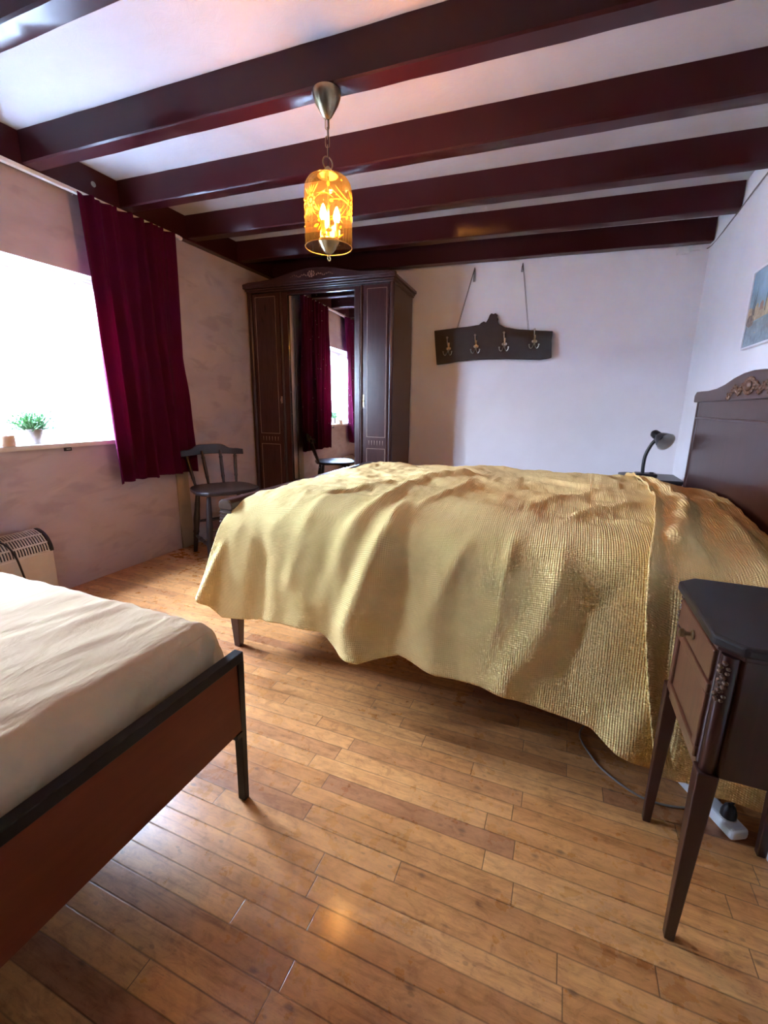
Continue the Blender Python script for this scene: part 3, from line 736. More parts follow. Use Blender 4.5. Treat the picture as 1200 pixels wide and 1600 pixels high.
bm = B(); lathe(bm, [(.011, 0), (.013, .008), (.010, .02), (0, .024)], (0, 1.41, 0), 12, (0, 1, 0)); obj('end_cap', bm, 'white_plastic', rl, smooth=True)
bm = B()
bm.free()
for k in range(16):
    bm = B(); torus(bm, (0, .735+.64*k/15, -.014), .007, .0014, (0, 1, .2), 10, 5); obj('curtain_hook', bm, 'white_plastic', rl)

# sill things
pl = thing('potted_plant', 'bushy green plant in a small grey tapered pot on the window sill', 'plant', (-2.40-.075, 1.415, WZ0+.0205))
bm = B(); lathe(bm, [(.026, 0), (.030, .004), (.040, .045), (.043, .068), (.040, .075), (.036, .068), (.030, .05)], n=24); obj('pot', bm, 'pot_glaze', pl, smooth=True)
bm = B(); lathe(bm, [(0.0001, .062), (.037, .062), (.036, .05)], n=16, cap=False); obj('soil', bm, 'soil', pl)
bm = B(); random.seed(3)
for i in range(150):
    a = random.uniform(0, 2*PI); el = random.uniform(.12, 1.45); ln = random.uniform(.075, .13)*(1.0 if el < .9 else .85)
    d = Vector((math.cos(a)*math.cos(el), math.sin(a)*math.cos(el), math.sin(el))); p0 = Vector((d.x*.012, d.y*.012, .062))
    side = d.cross(Vector((0, 0, 1))).normalized() if abs(d.z) < .98 else Vector((1, 0, 0))
    m = p0+d*ln*.6+Vector((0, 0, .006)); e = p0+d*ln
    tube(bm, [p0, m, e], [.0013, .0012, .0008], 4)
    for k in range(7):
        q = p0.lerp(e, .3+.1*k); dd = (d*.7+Vector((random.gauss(0, .5), random.gauss(0, .5), random.gauss(.2, .4)))).normalized(); ww = dd.orthogonal().normalized()*.0028; L_ = .019
        v = [bm.verts.new(q), bm.verts.new(q+dd*L_*.5+ww), bm.verts.new(q+dd*L_), bm.verts.new(q+dd*L_*.5-ww)]; bm.faces.new(v)
obj('leaves', bm, 'leaf_green', pl)
ca = thing('candle', 'short peach candle in a clear cup at the left end of the sill', 'candle', (-2.455, 1.272, WZ0+.0205))
bm = B(); lathe(bm, [(.040, 0), (.043, .003), (.043, .050), (.041, .050), (.041, .046), (.0001, .046)], n=24, cap=False); obj('wax', bm, 'candle_wax', ca, smooth=True)
bm = B(); tube(bm, [(0, 0, .046), (0, .001, .056)], .001); obj('wick', bm, 'black_plastic', ca)
cl = thing('sill_clip', 'small black clip under the front edge of the window sill', 'clip', (XL+.030, 1.535, .763))
bm = B(); box(bm, 0, .010, -.018, .018, -.010, .008); obj('clip_body', bm, 'black_plastic', cl, bevel=.001)
bm = B(); tube(bm, [(.011, -.010, 0), (.011, .010, 0)], .003); obj('clip_pin', bm, 'dull_steel', cl)
pg = thing('round_plug', 'small round metal plug set in the red wall plate above the curtain', 'plug', (XL+.055, 1.85, 2.105))
bm = B(); lathe(bm, [(.013, 0), (.013, .003), (.008, .004)], axis=(1, 0, 0), n=16); obj('plug_disc', bm, 'dull_steel', pg, smooth=True)

# ------------------------------------------------------------------ convector heater
ht = thing('convector_heater', 'beige convector heater with slotted curved top standing under the window', 'heater', (-2.36, .96, 0))
bm = B(); box(bm, -.05, .055, -.36, .36, .05, .285); obj('housing', bm, 'heater_enamel', ht, bevel=.006)
bm = B(); cxh, czh, Rh = -.05, .285, .105
def arc(a, R=Rh): return (cxh+R*math.sin(a), czh+R*.95*math.cos(a))
def arcbox(bm, a0, a1, y0, y1, R0=.102, R1=.106, n=4):
    for k in range(n):
        b0 = a0+(a1-a0)*k/n; b1 = a0+(a1-a0)*(k+1)/n
        p = [arc(b0, R0), arc(b1, R0), arc(b1, R1), arc(b0, R1)]
        hexa(bm, [(q[0], y0, q[1]) for q in p], [(q[0], y1, q[1]) for q in p])
for a0, a1 in ((0.0, .10), (.55, .63), (1.05, 1.13), (1.50, 1.5708)): arcbox(bm, a0, a1, -.345, .345)
ns = 56
for k in range(ns+1):
    y = -.34+.68*k/ns; arcbox(bm, .0, 1.55, y-.0028, y+.0028, .1015, .1058, 6)
obj('grille', bm, 'heater_enamel', ht)
bm = B(); arcbox(bm, .0, 1.57, -.345, .345, .088, .092, 8); obj('dark_inner_sheet', bm, 'black_plastic', ht)  # black inner sheet that makes the grille slots read dark
for s in (-1, 1):
    bm = B(); pts = [(cxh, czh)]+[arc(1.5708*k/10, .109) for k in range(11)]; pts[0] = (cxh, czh-.01)
    prism(bm, pts, 'y', s*.345, s*.362); obj('end_cap', bm, 'black_plastic', ht, bevel=.002)
    bm = B(); box(bm, -.07, .09, s*.28-.015, s*.28+.015, 0, .05); obj('foot', bm, 'black_plastic', ht, bevel=.003)
hc = obj('heater_cord', (lambda b: (tube(b, spline([(-2.405, 1.03, .391), (-2.36, 1.08, .401), (-2.30, 1.12, .37), (-2.285, 1.145, .31), (-2.280, 1.16, .22), (-2.26, 1.17, .08), (-2.2, 1.12, .006), (-2.1, 1.0, .005)], 8), .0045, 8), b)[1])(B()), 'black_plastic', None, True)
tag(hc, 'black power cord lying over the top of the convector heater', 'cord')

# ------------------------------------------------------------------ wooden chair
ch = thing('wooden_chair', 'dark low backed spindle chair standing under the wine curtain beside the bed', 'chair', (-2.075, 2.285, 0), math.radians(-31))
bm = B(); n = 28; outl = []
for i in range(n):
    a = 2*PI*i/n; r_ = (abs(math.cos(a))**3.2+abs(math.sin(a))**3.2)**(-1/3.2); outl.append((.195*r_*math.cos(a)+.005, .205*r_*math.sin(a)*(1.0+.05*math.cos(a))))
prism(bm, outl, 'z', .445, .470); obj('seat', bm, 'dark_chair_wood', ch, bevel=.008, seg=3)
def turned(bm, a, b, r0, rings):
    a = Vector(a); b = Vector(b); d = b-a; L_ = d.length
    prof_ = [(r0(t/30)+sum(h*math.exp(-((t/30-c)/wd)**2) for c, h, wd in rings), L_*t/30) for t in range(31)]
    lathe(bm, prof_, a, 12, d)
for sx_, sy_ in ((1, 1), (1, -1), (-1, 1), (-1, -1)):
    bm = B(); turned(bm, (sx_*.178, sy_*.172, 0), (sx_*.125, sy_*.135, .447), lambda t: .013+.006*math.sin(t*PI), [(.28, .004, .012), (.34, .004, .012), (.72, .004, .012), (.78, .004, .012), (.55, .003, .08)])
    obj('leg', bm, 'dark_chair_wood', ch, smooth=True)
for s in (-1, 1):
    bm = B(); turned(bm, (-.163, s*.160, .12), (.163, s*.160, .12), lambda t: .008+.004*math.sin(t*PI), [(.35, .003, .03), (.65, .003, .03)]); obj('stretcher', bm, 'dark_chair_wood', ch, smooth=True)
    bm = B(); turned(bm, (s*.150, -.150, .22), (s*.150, .150, .22), lambda t: .008+.004*math.sin(t*PI), []); obj('stretcher', bm, 'dark_chair_wood', ch, smooth=True)
for k, yy in enumerate((-.150, -.055, .055, .150)):
    bm = B(); turned(bm, (-.165, yy*.93, .465), (-.235-.01*(k in (0, 3)), yy*1.12, .690), lambda t: .0085+.0035*math.sin(t*PI), [(.22, .003, .02), (.80, .003, .02)]); obj('spindle', bm, 'dark_chair_wood', ch, smooth=True)
bm = B(); n = 30; rows = []
for k in range(n+1):
    t_ = -1+2*k/n; yy = .215*t_; xx = -.262+.055*t_*t_; h0 = .662+.004*math.cos(t_*3)
    h1 = .700+.032/(1+math.exp((abs(t_)-.50)*20))-.006*max(0, abs(t_)-.85)*6
    rows.append([bm.verts.new((xx-.010, yy, h0)), bm.verts.new((xx+.010, yy, h0)), bm.verts.new((xx+.004, yy, h1)), bm.verts.new((xx-.014, yy, h1))])
for a, b in zip(rows, rows[1:]):
    for k in range(4): bm.faces.new((a[k], a[(k+1) % 4], b[(k+1) % 4], b[k]))
bm.faces.new(rows[0][::-1]); bm.faces.new(rows[-1]); obj('top_rail', bm, 'dark_chair_wood', ch, bevel=.003)

# ------------------------------------------------------------------ wardrobe
wd = thing('wardrobe', 'tall mahogany three door wardrobe with mirror in the left far corner', 'wardrobe', (-1.822, 3.112, 0), math.radians(2.2))
bm = B(); box(bm, -.60, .60, .022, .50, .10, 1.86); obj('carcass', bm, 'wardrobe_wood', wd, bevel=.003)
bm = B(); box(bm, -.615, .615, -.005, .50, 0, .10); obj('plinth', bm, 'wardrobe_wood', wd, bevel=.006)
bm = B()
for (z0, z1, e) in ((1.855, 1.868, .012), (1.868, 1.882, .020), (1.882, 1.905, .032)): box(bm, -.60-e, .60+e, -e, .505, z0, z1)
cor = obj('cornice', bm, 'wardrobe_wood', wd, bevel=.005, seg=3)
half = [(.632, 1.900), (.632, 1.915), (.58, 1.925), (.46, 1.928), (.36, 1.935), (.26, 1.955), (.16, 1.975), (.08, 1.984), (0, 1.987)]
bm = B(); prism(bm, [(-a, z) for a, z in half]+[(a, z) for a, z in half[-2::-1]], 'y', -.036, .0)
crest = obj('crest', bm, 'wardrobe_wood', wd, bevel=.005, seg=3)
bm = B(); random.seed(9)
for s in (-1, 1):
    for k in range(9):
        xx = s*(.045+.016*k); ball(bm, (xx-.02, -.037, 1.938+.006*math.sin(k*1.3)), .0065-.0003*k, 1.3, .5, .6, 8, Matrix.Rotation(s*.8*(1 if k % 2 else -1), 4, 'Y'))
for k in range(9): ball(bm, (-.02+.026*math.cos(k*2*PI/9), -.037, 1.945+.018*math.sin(k*2*PI/9)), .006, 1, .6, 1, 8)
ball(bm, (-.02, -.037, 1.945), .011, 1, .6, 1, 8)
tag(obj('carved_garland', bm, 'inlay_wood', crest, smooth=True), 'paler carved leaf garland')
for s in (-1, 1):
    bm = B(); turned(bm, (s*.594, .010, .10), (s*.594, .010, 1.856), lambda t: .020, [(.04, .004, .01), (.96, .004, .01), (.36, .003, .006)]); obj('corner_column', bm, 'mahogany', wd, smooth=True)
for xx in (-.312, .362):
    bm = B(); tube(bm, [(xx, .006, .12), (xx, .006, 1.85)], .010, 10); obj('door_moulding', bm, 'wardrobe_wood', wd, smooth=True)
def inlay(bm, x0, x1, z0, z1, y, wdt=.0035):
    for a in ((x0, x1, z0, z0+wdt), (x0, x1, z1-wdt, z1), (x0, x0+wdt, z0, z1), (x1-wdt, x1, z0, z1)): box(bm, a[0], a[1], y-.0012, y, a[2], a[3])
for nm, x0, x1, i0, i1 in (('door', -.570, -.325, -.545, -.362), ('door', .375, .572, .408, .568-.008)):
    bm = B(); box(bm, x0, x1, .002, .024, .12, 1.845); d = obj('door', bm, 'burl_panel', wd, bevel=.003)
    bm = B(); inlay(bm, i0, i1, .775, 1.825, .002); inlay(bm, i0, i1, .15, .690, .002)
    for k in range(6):
        xx = i0+.02+(i1-i0-.04)*k/5; hexa(bm, [(xx-.0005, .0005, .715), (xx+.0005, .0005, .715), (xx+.0005, .002, .715), (xx-.0005, .002, .715)], [(xx-.003, .0005, .75), (xx+.003, .0005, .75), (xx+.003, .002, .75), (xx-.003, .002, .75)])
    obj('inlay', bm, 'inlay_wood', d)
    if x0 < 0:
        bm = B(); ball(bm, (-.332, -.008, 1.046), .010, .6, .8, 1.6, 10); box(bm, -.338, -.326, -.002, .003, 1.02, 1.075); tag(obj('key_plate', bm, 'inlay_wood', d), 'pale key tassel and plate')
    else:
        bm = B(); box(bm, .378, .388, -.002, .003, 1.0, 1.09); ball(bm, (.383, -.008, 1.045), .006, 1, 1, 1, 8); obj('key_plate', bm, 'antique_brass', d)
bm = B()
for a in ((-.300, -.255, .12, 1.845), (.312, .350, .12, 1.845), (-.255, .312, .12, .40), (-.255, .312, 1.825, 1.845)): box(bm, a[0], a[1], .002, .024, a[2], a[3])
md = obj('door', bm, 'burl_panel', wd, bevel=.002)
bm = B(); bx_ = (-.256, .313, .398, 1.828); box(bm, bx_[0], bx_[1], .014, .018, bx_[2], bx_[3]); tag(obj('mirror', bm, 'mirror_silver', md), 'tall mirror glass with worn speckles')
bm = B(); inlay(bm, -.258, .315, .396, 1.830, .003, .007); obj('mirror_frame', bm, 'mahogany', md)

# ------------------------------------------------------------------ coat rack
yr_ = lambda x: far_y(x)-.004
cr_ = thing('coat_rack', 'dark natural edged wooden coat rack hanging by cords on the far wall', 'coat rack', (-.61, far_y(-.61), 1.40), math.atan(.025))
RO = [(-1.056, 1.603), (-0.871, 1.617), (-.78, 1.622), (-0.702, 1.631), (-.685, 1.645), (-0.666, 1.654), (-0.650, 1.645), (-.636, 1.668), (-.626, 1.695), (-0.615, 1.709), (-.596, 1.702), (-.582, 1.708), (-0.568, 1.697), (-.572, 1.680), (-.560, 1.668), (-.563, 1.650), (-0.550, 1.628), (-0.503, 1.604), (-0.414, 1.586), (-.30, 1.574), (-0.160, 1.562), (-.163, 1.50), (-0.152, 1.376), (-.19, 1.368), (-0.234, 1.363), (-0.486, 1.376), (-0.727, 1.377), (-0.846, 1.368), (-.93, 1.352), (-1.026, 1.342), (-1.043, 1.48)]
bm = B(); prism(bm, [(x+.61, z-1.40) for x, z in RO], 'y', -.055, -.028); plank = obj('plank', bm, 'dark_plank', cr_, bevel=.004)
hk = [(-.932, 1.492), (-.714, 1.502), (-.499, 1.512), (-.282, 1.524)]
for hx_, hz_ in hk:
    X0, Z0 = hx_+.61, hz_-1.40; y0 = -.055
    bm = B(); box(bm, X0-.006, X0+.006, y0-.004, y0, Z0-.035, Z0+.015)
    ball(bm, (X0-.010, y0-.004, Z0-.030), .011, .9, .5, 1, 8); ball(bm, (X0+.010, y0-.004, Z0-.030), .011, .9, .5, 1, 8); ball(bm, (X0, y0-.004, Z0-.045), .009, .9, .5, 1.2, 8)
    tube(bm, spline([(X0, y0-.004, Z0-.01), (X0, y0-.030, Z0-.012), (X0-.002, y0-.045, Z0+.015), (X0-.004, y0-.05, Z0+.045)], 6), .0038, 8); ball(bm, (X0-.004, y0-.05, Z0+.047), .0085, n=10)
    for s in (-1, 1):
        tube(bm, spline([(X0, y0-.004, Z0-.035), (X0+s*.008, y0-.015, Z0-.065), (X0+s*.020, y0-.028, Z0-.082), (X0+s*.031, y0-.034, Z0-.072), (X0+s*.034, y0-.036, Z0-.058)], 6), .0032, 8)
        ball(bm, (X0+s*.034, y0-.036, Z0-.056), .0055, n=8)
    obj('hook', bm, 'dull_steel', cr_, smooth=True)
for (xt, xb, zb_, bun) in ((-.765, -.872, 1.615, .10), (-.413, -.333, 1.578, .06)):
    bm = B(); X1, X2 = xt+.61, xb+.61
    for o_ in (-.0035, .0035): tube(bm, [(X1+o_*.4, -.012, 2.050-1.4), (X2+o_, -.042, zb_-1.4)], .0015, 6)
    for k in range(5): tube(bm, spline([(X1, -.013, .648), (X1-.006+.003*k, -.014-.001*k, .62), (X1-.008+.004*k, -.013, .648-bun)], 4), .0014, 5)
    lathe(bm, [(.004, 0), (.004, .02)], (X1, -.02, .64), 8, (0, 1, 0)); obj('cord', bm, 'old_cord', cr_)

# ------------------------------------------------------------------ pendant lamp
LX, LY = -.873, 1.588
lp = thing('pendant_lamp', 'amber etched glass pendant lamp hanging from the widest ceiling beam', 'lamp', (LX, LY, ZB))
def lz(z): return z-ZB
bm = B(); lathe(bm, [(.047, 0), (.049, -.006), (.046, -.020), (.040, -.036), (.024, -.062), (.016, -.074), (.010, -.080), (.0001, -.083)], n=32); obj('ceiling_rose', bm, 'antique_brass', lp, smooth=True)
bm = B(); z_ = -.083
def link(bm, z, L_, w_, r_, rot):
    pts = []
    for i in range(20):
        a = 2*PI*i/20; c, s = math.cos(a), math.sin(a); p = Vector((w_*c, 0, (L_/2-w_)*(1 if s > 0 else -1)+w_*s if abs(s) > .05 else 0)); pts.append(Matrix.Rotation(rot, 3, 'Z') @ p+Vector((0, 0, z)))
    tube(bm, pts, r_, 6, True)
k = 0; z_ = -.096
while z_ > -.196: link(bm, z_, .034, .0068, .0017, PI/2*(k % 2)+.5); z_ -= .0265; k += 1
obj('chain', bm, 'antique_brass', lp, smooth=True)
tag(obj('cable', (lambda b: (tube(b, [(.003, 0, -.08), (.004, .002, -.15), (0, 0, -.24)], .0015, 6), b)[1])(B()), 'black_plastic', lp), 'thin dark lamp cable')
bm = B(); torus(bm, (0, 0, -.213), .0195, .0024, (.85, -.5, 0), 22, 8); obj('hanging_ring', bm, 'antique_brass', lp, smooth=True)
ZT = lz(1.806)
bm = B(); lathe(bm, [(.005, ZT+.020), (.009, ZT+.016), (.013, ZT+.010), (.028, ZT-.002), (.038, ZT-.010), (.0001, ZT-.011)], n=28); cap_ = obj('top_cap', bm, 'antique_brass', lp, smooth=True)
R_ = .085; Zb = lz(1.568)
bm = B(); pr = [(R_, Zb)]+[(R_, Zb+.02+.03*k) for k in range(6)]
for k in range(1, 10):
    a = PI/2*k/9; pr.append((.034+(R_-.034)*math.cos(a)**.8 if k < 9 else .034, lz(1.748)+.048*math.sin(a)))
lathe(bm, pr, n=64, cap=False); gs = obj('glass_shade', bm, 'amber_glass', lp, smooth=True)
gs.modifiers.clear(); tag(gs, 'amber glass cylinder with domed top')
bm = B(); torus(bm, (0, 0, Zb), R_, .0016, (0, 0, 1), 64, 6); tag(obj('glass_rim', bm, 'etched_amber', gs, smooth=True), 'bright ground lower edge')
bm = B(); rc = R_+.0012
def cyl(s, z): a = math.radians(-61)+s/R_; return (rc*math.cos(a), rc*math.sin(a), lz(z))
def leaf(s0, z0, s1, z1, wd_, bend=0.0, n=8):
    L_ = math.hypot(s1-s0, z1-z0); ux, uz = (s1-s0)/L_, (z1-z0)/L_; le, ri = [], []
    for k in range(n+1):
        t_ = k/n; w_ = wd_*math.sin(PI*min(max(t_, .02), .98))**.8; b_ = bend*math.sin(PI*t_)
        cs, cz = s0+ux*L_*t_-uz*b_, z0+uz*L_*t_+ux*b_
        le.append(bm.verts.new(cyl(cs-uz*w_, cz+ux*w_))); ri.append(bm.verts.new(cyl(cs+uz*w_, cz-ux*w_)))
    for k in range(n): bm.faces.new((le[k], ri[k], ri[k+1], le[k+1]))
def dot(s, z, a, b):
    c = bm.verts.new(cyl(s, z)); ring = [bm.verts.new(cyl(s+a*math.cos(2*PI*k/12), z+b*math.sin(2*PI*k/12))) for k in range(12)]
    for k in range(12): bm.faces.new((c, ring[k], ring[(k+1) % 12]))
per = 2*PI*R_/3; Z0 = 1.694
for m_ in range(3):
    s0 = -.066+m_*per
    dot(s0, Z0, .0065, .0075)
    for k in range(8): a = 2*PI*k/8+.2; dot(s0+.0155*math.cos(a), Z0+.0165*math.sin(a), .0042, .0052)
    for sg in (-1, 1):
        for k in range(4):
            leaf(s0+.004*(k-1.5), Z0+sg*.022, s0+.011*(k-1.5), Z0+sg*(.050-.004*abs(k-1.5)), .0016)
        leaf(s0+sg*.012, Z0+.020, s0+sg*.032, Z0+.048, .0022); leaf(s0+sg*.014, Z0-.022, s0+sg*.034, Z0-.036, .0045)
    leaf(s0+.020, Z0+.004, s0+.085, Z0+.002, .0018, .014, 14); leaf(s0+.022, Z0+.018, s0+.060, Z0+.030, .0014, -.006)
    leaf(s0+per-.022, Z0-.004, s0+.070, Z0+.038, .0018, .010, 12); dot(s0+.066, Z0+.044, .006, .0085)
    leaf(s0+per-.024, Z0+.006, s0+.090, Z0+.042, .0024, .006); leaf(s0+per-.024, Z0, s0+.072, Z0-.004, .0018, -.006)
    leaf(s0+per-.020, Z0-.012, s0+per-.040, Z0-.040, .002, .003); dot(s0+.076, Z0-.006, .0065, .0055); dot(s0+.108, Z0-.030, .0042, .0042); dot(s0+.113, Z0+.062, .0035, .0035)
    leaf(s0+.094, Z0-.056, s0+.118, Z0-.070, .0016, .003)
tag(obj('etched_flowers', bm, 'etched_amber', gs), 'pale etched flowers and leaves')
bm = B(); tube(bm, [(0, 0, ZT-.005), (0, 0, Zb+.02)], .0035, 10); lathe(bm, [(.010, 0), (.012, .006), (.004, .014)], (0, 0, Zb+.055), 14)
obj('centre_rod', bm, 'antique_brass', lp, smooth=True)
bm = B(); lathe(bm, [(.036, Zb+.026), (.039, Zb+.022), (.034, Zb+.010), (.030, Zb+.006), (.027, Zb-.002), (.016, Zb-.016), (.008, Zb-.022), (.0001, Zb-.024)], n=28)
obj('bottom_cup', bm, 'antique_brass', lp, smooth=True)
bm = B(); torus(bm, (0, 0, Zb-.035), .0085, .002, (1, -.15, 0), 18, 8, 1.0); obj('pull_ring', bm, 'antique_brass', lp, smooth=True)
for k in range(3):
    a = math.radians(-61-38+k*120); cx_, cy_ = .030*math.cos(a), .030*math.sin(a)
    bm = B(); tube(bm, spline([(0, 0, Zb+.03), (cx_*.6, cy_*.6, Zb+.022), (cx_, cy_, Zb+.034)], 5), .0028, 8); lathe(bm, [(.0085, Zb+.034), (.0085, Zb+.078), (.006, Zb+.082)], (cx_, cy_, 0), 14)
    h = obj('candle_holder', bm, 'antique_brass', lp, smooth=True)
    bm = B(); lathe(bm, [(.006, Zb+.080), (.012, Zb+.094), (.0125, Zb+.102), (.008, Zb+.118), (.003, Zb+.130), (.0001, Zb+.133)], (cx_, cy_, 0), 14); tag(obj('bulb', bm, 'lit_bulb', h, smooth=True), 'glowing candle bulb')

# ------------------------------------------------------------------ nightstands
def nightstand(loc, rz, label):
    r_ = thing('nightstand', label, 'nightstand', loc, rz, None)
    # local front faces -x; depth .25, width .29
    X0, X1, Y0, Y1 = -.125, .125, -.145, .145; c_ = .028
    def octo(e, c): return [(X0-e, Y0-e+c), (X0-e+c, Y0-e), (X1+e, Y0-e), (X1+e, Y1+e), (X0-e+c, Y1+e), (X0-e, Y1+e-c)]
    bm = B(); prism(bm, octo(.016, .036), 'z', .622, .642); tag(obj('top', bm, 'black_top', r_, bevel=.006, seg=3), 'blackened worn top')
    bm = B(); prism(bm, octo(.006, .030), 'z', .612, .622); prism(bm, octo(0, c_), 'z', .385, .612); body = obj('body', bm, 'mahogany', r_, bevel=.0025)
    bm = B(); box(bm, X0-.006, X0+.004, Y0+c_+.004, Y1-c_-.004, .548, .606); dr = obj('drawer', bm, 'walnut_door', r_, bevel=.0025)
    bm = B(); lathe(bm, [(.009, 0), (.010, .003), (.004, .006), (.0045, .013), (.009, .018), (.008, .024), (.0001, .026)], (X0-.006, 0, .578), 16, (-1, 0, 0)); tag(obj('knob', bm, 'antique_brass', dr, smooth=True), 'small dark brass knob')
    bm = B(); y0, y1 = Y0+c_+.004, Y1-c_-.004
    for a in ((y0, y1, .392, .412), (y0, y1, .522, .542), (y0, y0+.022, .412, .522), (y1-.022, y1, .412, .522)): box(bm, X0-.006, X0+.004, *a)
    dd = obj('door', bm, 'walnut_door', r_, bevel=.003)
    bm = B(); box(bm, X0-.001, X0+.004, y0+.02, y1-.02, .41, .524); obj('door_panel', bm, 'walnut_door', dd)
    for s in (-1, 1):
        # slanted corner post with pendant tip
        yy = s*.145-s*c_/2; n_ = Vector((-1, s, 0)).normalized(); t_ = Vector((s, 1, 0)).normalized(); c0 = Vector((X0+c_/2, yy, 0))+n_*.001
        bm = B(); tube(bm, [c0+Vector((0, 0, .372)), c0+Vector((0, 0, .385)), c0+Vector((0, 0, .52)), c0+Vector((0, 0, .612))], [.004, .013, .014, .014], 12); pst = obj('corner_post', bm, 'mahogany', r_, smooth=True)
        bm = B(); random.seed(4)
        for k in range(9):
            z0 = .600-.0085*k; wv_ = .006*math.sin(k*1.1)
            ball(bm, c0+n_*.014+t_*wv_+Vector((0, 0, z0)), .0050, 1, 1, .8, 7); ball(bm, c0+n_*.012-t_*wv_+Vector((0, 0, z0)), .0038, 1, 1, .8, 7)
        tag(obj('carved_scroll', bm, 'carved_gilt', pst, smooth=True), 'small carved scroll ornament')
    for sx2, sy2 in ((-1, -1), (-1, 1), (1, -1), (1, 1)):
        bx2 = (X0+.012 if sx2 < 0 else X1-.014); by2 = sy2*(.145-.013)
        bm = B(); h_ = .016; g_ = .0085; ox = -.004*(-sx2); ox = sx2*-.003
        hexa(bm, [(bx2-g_+sx2*.004, by2-g_+sy2*.004, 0), (bx2+g_+sx2*.004, by2-g_+sy2*.004, 0), (bx2+g_+sx2*.004, by2+g_+sy2*.004, 0), (bx2-g_+sx2*.004, by2+g_+sy2*.004, 0)],
             [(bx2-h_, by2-h_, .388), (bx2+h_, by2-h_, .388), (bx2+h_, by2+h_, .388), (bx2-h_, by2+h_, .388)])
        obj('leg', bm, 'mahogany', r_, bevel=.002)
    bm = B(); box(bm, X0+.002, X0+.016, Y0+.03, Y1-.03, .365, .388); obj('apron', bm, 'walnut_door', r_, bevel=.003)
    return r_
nightstand((.402, .950, 0), 0, 'dark mahogany nightstand with one drawer in the right foreground before the bed')
nsf = nightstand((.515, 3.165, -.04), 0, 'dark nightstand by the far wall carrying the black desk lamp')
nsf.location.z = 0
nsf.scale = (1.15, 1, .938)

# desk lamp
dl = thing('desk_lamp', 'small black gooseneck desk lamp on the far nightstand', 'lamp', (.490, 3.14, .6025))
bm = B(); box(bm, -.058, .058, -.045, .045, 0, .022); bs = obj('base', bm, 'black_plastic', dl, bevel=.005, seg=3)
bm = B(); box(bm, .018, .040, -.02, .0, .022, .030); obj('switch', bm, 'black_plastic', bs, bevel=.002)
bm = B(); tube(bm, spline([(-.018, 0, .02), (-.020, 0, .07), (-.016, 0, .13), (.004, 0, .19), (.024, -.004, .225)], 8), .0105, 12); obj('gooseneck', bm, 'black_plastic', dl, smooth=True)
ax_ = Vector((.48, -.78, -.40)).normalized(); p0 = Vector((.018, .0, .262))
bm = B(); lathe(bm, [(.0001, -.022), (.014, -.020), (.024, -.008), (.026, .010), (.026, .036), (.022, .044)], p0, 24, ax_); obj('lamp_socket', bm, 'black_plastic', dl, smooth=True)
bm = B(); lathe(bm, [(.024, .034), (.034, .050), (.044, .072), (.053, .100), (.0545, .104)], p0, 32, ax_, cap=False); sh = obj('lamp_shade', bm, 'black_plastic', dl, smooth=True)
bm = B(); lathe(bm, [(.0001, .042), (.022, .044), (.032, .056), (.042, .076), (.051, .101), (.0545, .104)], p0, 32, ax_, cap=False); tag(obj('shade_lining', bm, 'shade_inside', sh, smooth=True), 'pale grey inside of the shade')

# ------------------------------------------------------------------ painting
pt = thing('painting', 'white framed harbour landscape picture hanging above the headboard', 'picture', (XR-.002, 2.36, 1.455))
bm = B(); fy, fz = .325, .170
for a in ((-fy, fy, -fz, -fz+.008), (-fy, fy, fz-.008, fz), (-fy, -fy+.008, -fz, fz), (fy-.008, fy, -fz, fz)): box(bm, -.020, 0, *a)
obj('frame', bm, 'white_frame_paint', pt, bevel=.0015)
bm = B(); e_ = .0015
def poly(pts, mi, lift): 
    f = bm.faces.new([bm.verts.new((-.014-lift, a, b)) for a, b in pts]); f.material_index = mi
iy, iz = fy-.008, fz-.008
poly([(-iy, -iz), (iy, -iz), (iy, iz), (-iy, iz)], 0, 0)
poly([(-iy, -iz), (iy, -iz), (iy, -.060), (-iy, -.055)], 1, .0004)
random.seed(12); xs_ = np.linspace(iy, -iy, 24)
poly([(x, -.055+.004*random.random()) for x in xs_]+[(x, -.012+.022*random.random()+.01*math.sin(x*30)) for x in xs_[::-1]], 2, .0008)
poly([(iy, -.060), (iy, -.040), (iy-.03, -.022), (iy-.06, -.028), (iy-.09, -.050), (iy-.085, -.072), (iy-.04, -.076)], 3, .0012)
for k, (y_, h_) in enumerate(((iy-.055, .085), (iy-.068, .060), (iy-.078, .110), (iy-.20, .07), (iy-.37, .09), (iy-.39, .05))):
    poly([(y_-.0035, -.03), (y_+.0035, -.03), (y_+.0025, .0+h_*.5), (y_, h_), (y_-.0025, h_*.5)], 4, .0016)
for k in range(9):
    y_ = iy-.10-.055*k; poly([(y_-.020, -.02), (y_+.018, -.02), (y_+.018, .008), (y_-.001, .020), (y_-.020, .008)], 5 if k % 2 else 2, .0014)
for k in range(40):
    y_ = random.uniform(-iy, iy-.03); z_ = random.uniform(-iz+.01, -.07); poly([(y_, z_), (y_+.03, z_+.001), (y_+.02, z_+.004)], 2 if k % 2 else 0, .0006)
obj('canvas', bm, ['paint_sky', 'paint_water', 'paint_sand', 'paint_rock', 'paint_dark', 'paint_roof'], pt)

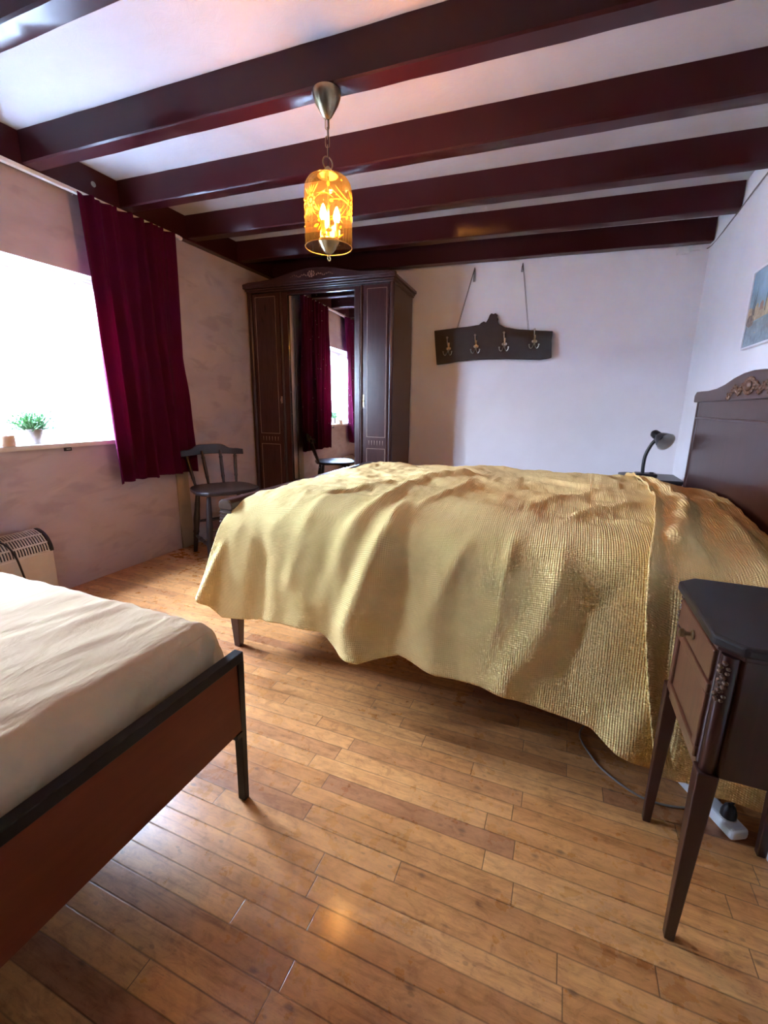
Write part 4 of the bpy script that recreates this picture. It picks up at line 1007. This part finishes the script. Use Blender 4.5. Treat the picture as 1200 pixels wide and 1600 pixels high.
# ------------------------------------------------------------------ small things
def cord(name, pts, r, mat, label, cat_, k=8):
    b = B(); tube(b, spline(pts, k), r, 8); o = obj(name, b, mat, None, True); return tag(o, label, cat_)
cord('wall_cable', [(XR-.006, 1.2, 2.10), (XR-.005, 2.2, 2.085), (XR-.007, 2.85, 2.07), (XR-.005, 3.3, 2.045), (XR-.006, 3.72, 2.036), (.66, 3.727, 2.038)], .0035, 'grey_cable', 'thin cable running along the top of the right wall', 'cable')
jb = thing('junction_box', 'small white junction box under the last beam in the right far corner', 'junction box', (.60, far_y(.60), 2.04))
bm = B(); box(bm, -.034, .034, -.030, 0, -.030, .012); obj('box_cover', bm, 'white_plastic', jb, bevel=.004)
bm = B(); box(bm, .034, .10, -.014, 0, -.012, .004); obj('conduit', bm, 'white_plastic', jb)
d_ = Vector((.10, -.185, 0)).normalized(); ang = math.atan2(d_.y, d_.x)
ps = thing('power_strip', 'white power strip lying on the floor behind the foreground nightstand', 'power strip', (.425, 1.215, .001), ang)
bm = B(); box(bm, -.155, .125, -.024, .024, 0, .030); st = obj('strip_body', bm, 'white_plastic', ps, bevel=.010, seg=3)
bm = B(); lathe(bm, [(.017, .026), (.018, .031), (.014, .034)], (.085, 0, 0), 16); obj('socket', bm, 'heater_enamel', st)
pgk = thing('plug', 'black plug pushed into the white power strip', 'plug', (.425+.085*d_.x, 1.215+.085*d_.y, .034))
bm = B(); lathe(bm, [(.017, 0), (.017, .012), (.012, .028), (.005, .034)], n=16); obj('plug_body', bm, 'black_plastic', pgk, smooth=True)
bm = B(); tube(bm, spline([(0, 0, .03), (.02, .01, .05), (.06, .02, .03), (.10, .05, -.02), (.14, .06, -.029), (.24, .06, -.030)], 6), .0035, 8); obj('lead', bm, 'black_plastic', pgk, smooth=True)
cord('floor_cable', [(.36, 1.52, .004), (.24, 1.50, .004), (.14, 1.36, .004), (.17, 1.25, .004), (.22, 1.19, .004), (.29, 1.15, .004), (.37, 1.155, .004), (.43, 1.19, .0045), (.445, 1.24, .004), (.44, 1.40, .004)], .0028, 'grey_cable', 'grey cable looped on the floor at the nightstand legs', 'cable', 10)
ad = thing('white_adapter', 'white charger block on the floor by the back leg of the foreground nightstand', 'adapter', (.575, 1.065, .001), .4)
bm = B(); box(bm, -.045, .045, -.03, .03, 0, .045); a0 = obj('adapter_body', bm, 'white_plastic', ad, bevel=.006, seg=3)
bm = B(); tube(bm, spline([(-.046, -.008, .03), (-.05, -.02, .046), (-.02, -.03, .049), (.03, -.02, .049), (.06, .0, .03), (.09, .03, .004)], 6), .003, 6); obj('adapter_lead', bm, 'black_plastic', ad, smooth=True)
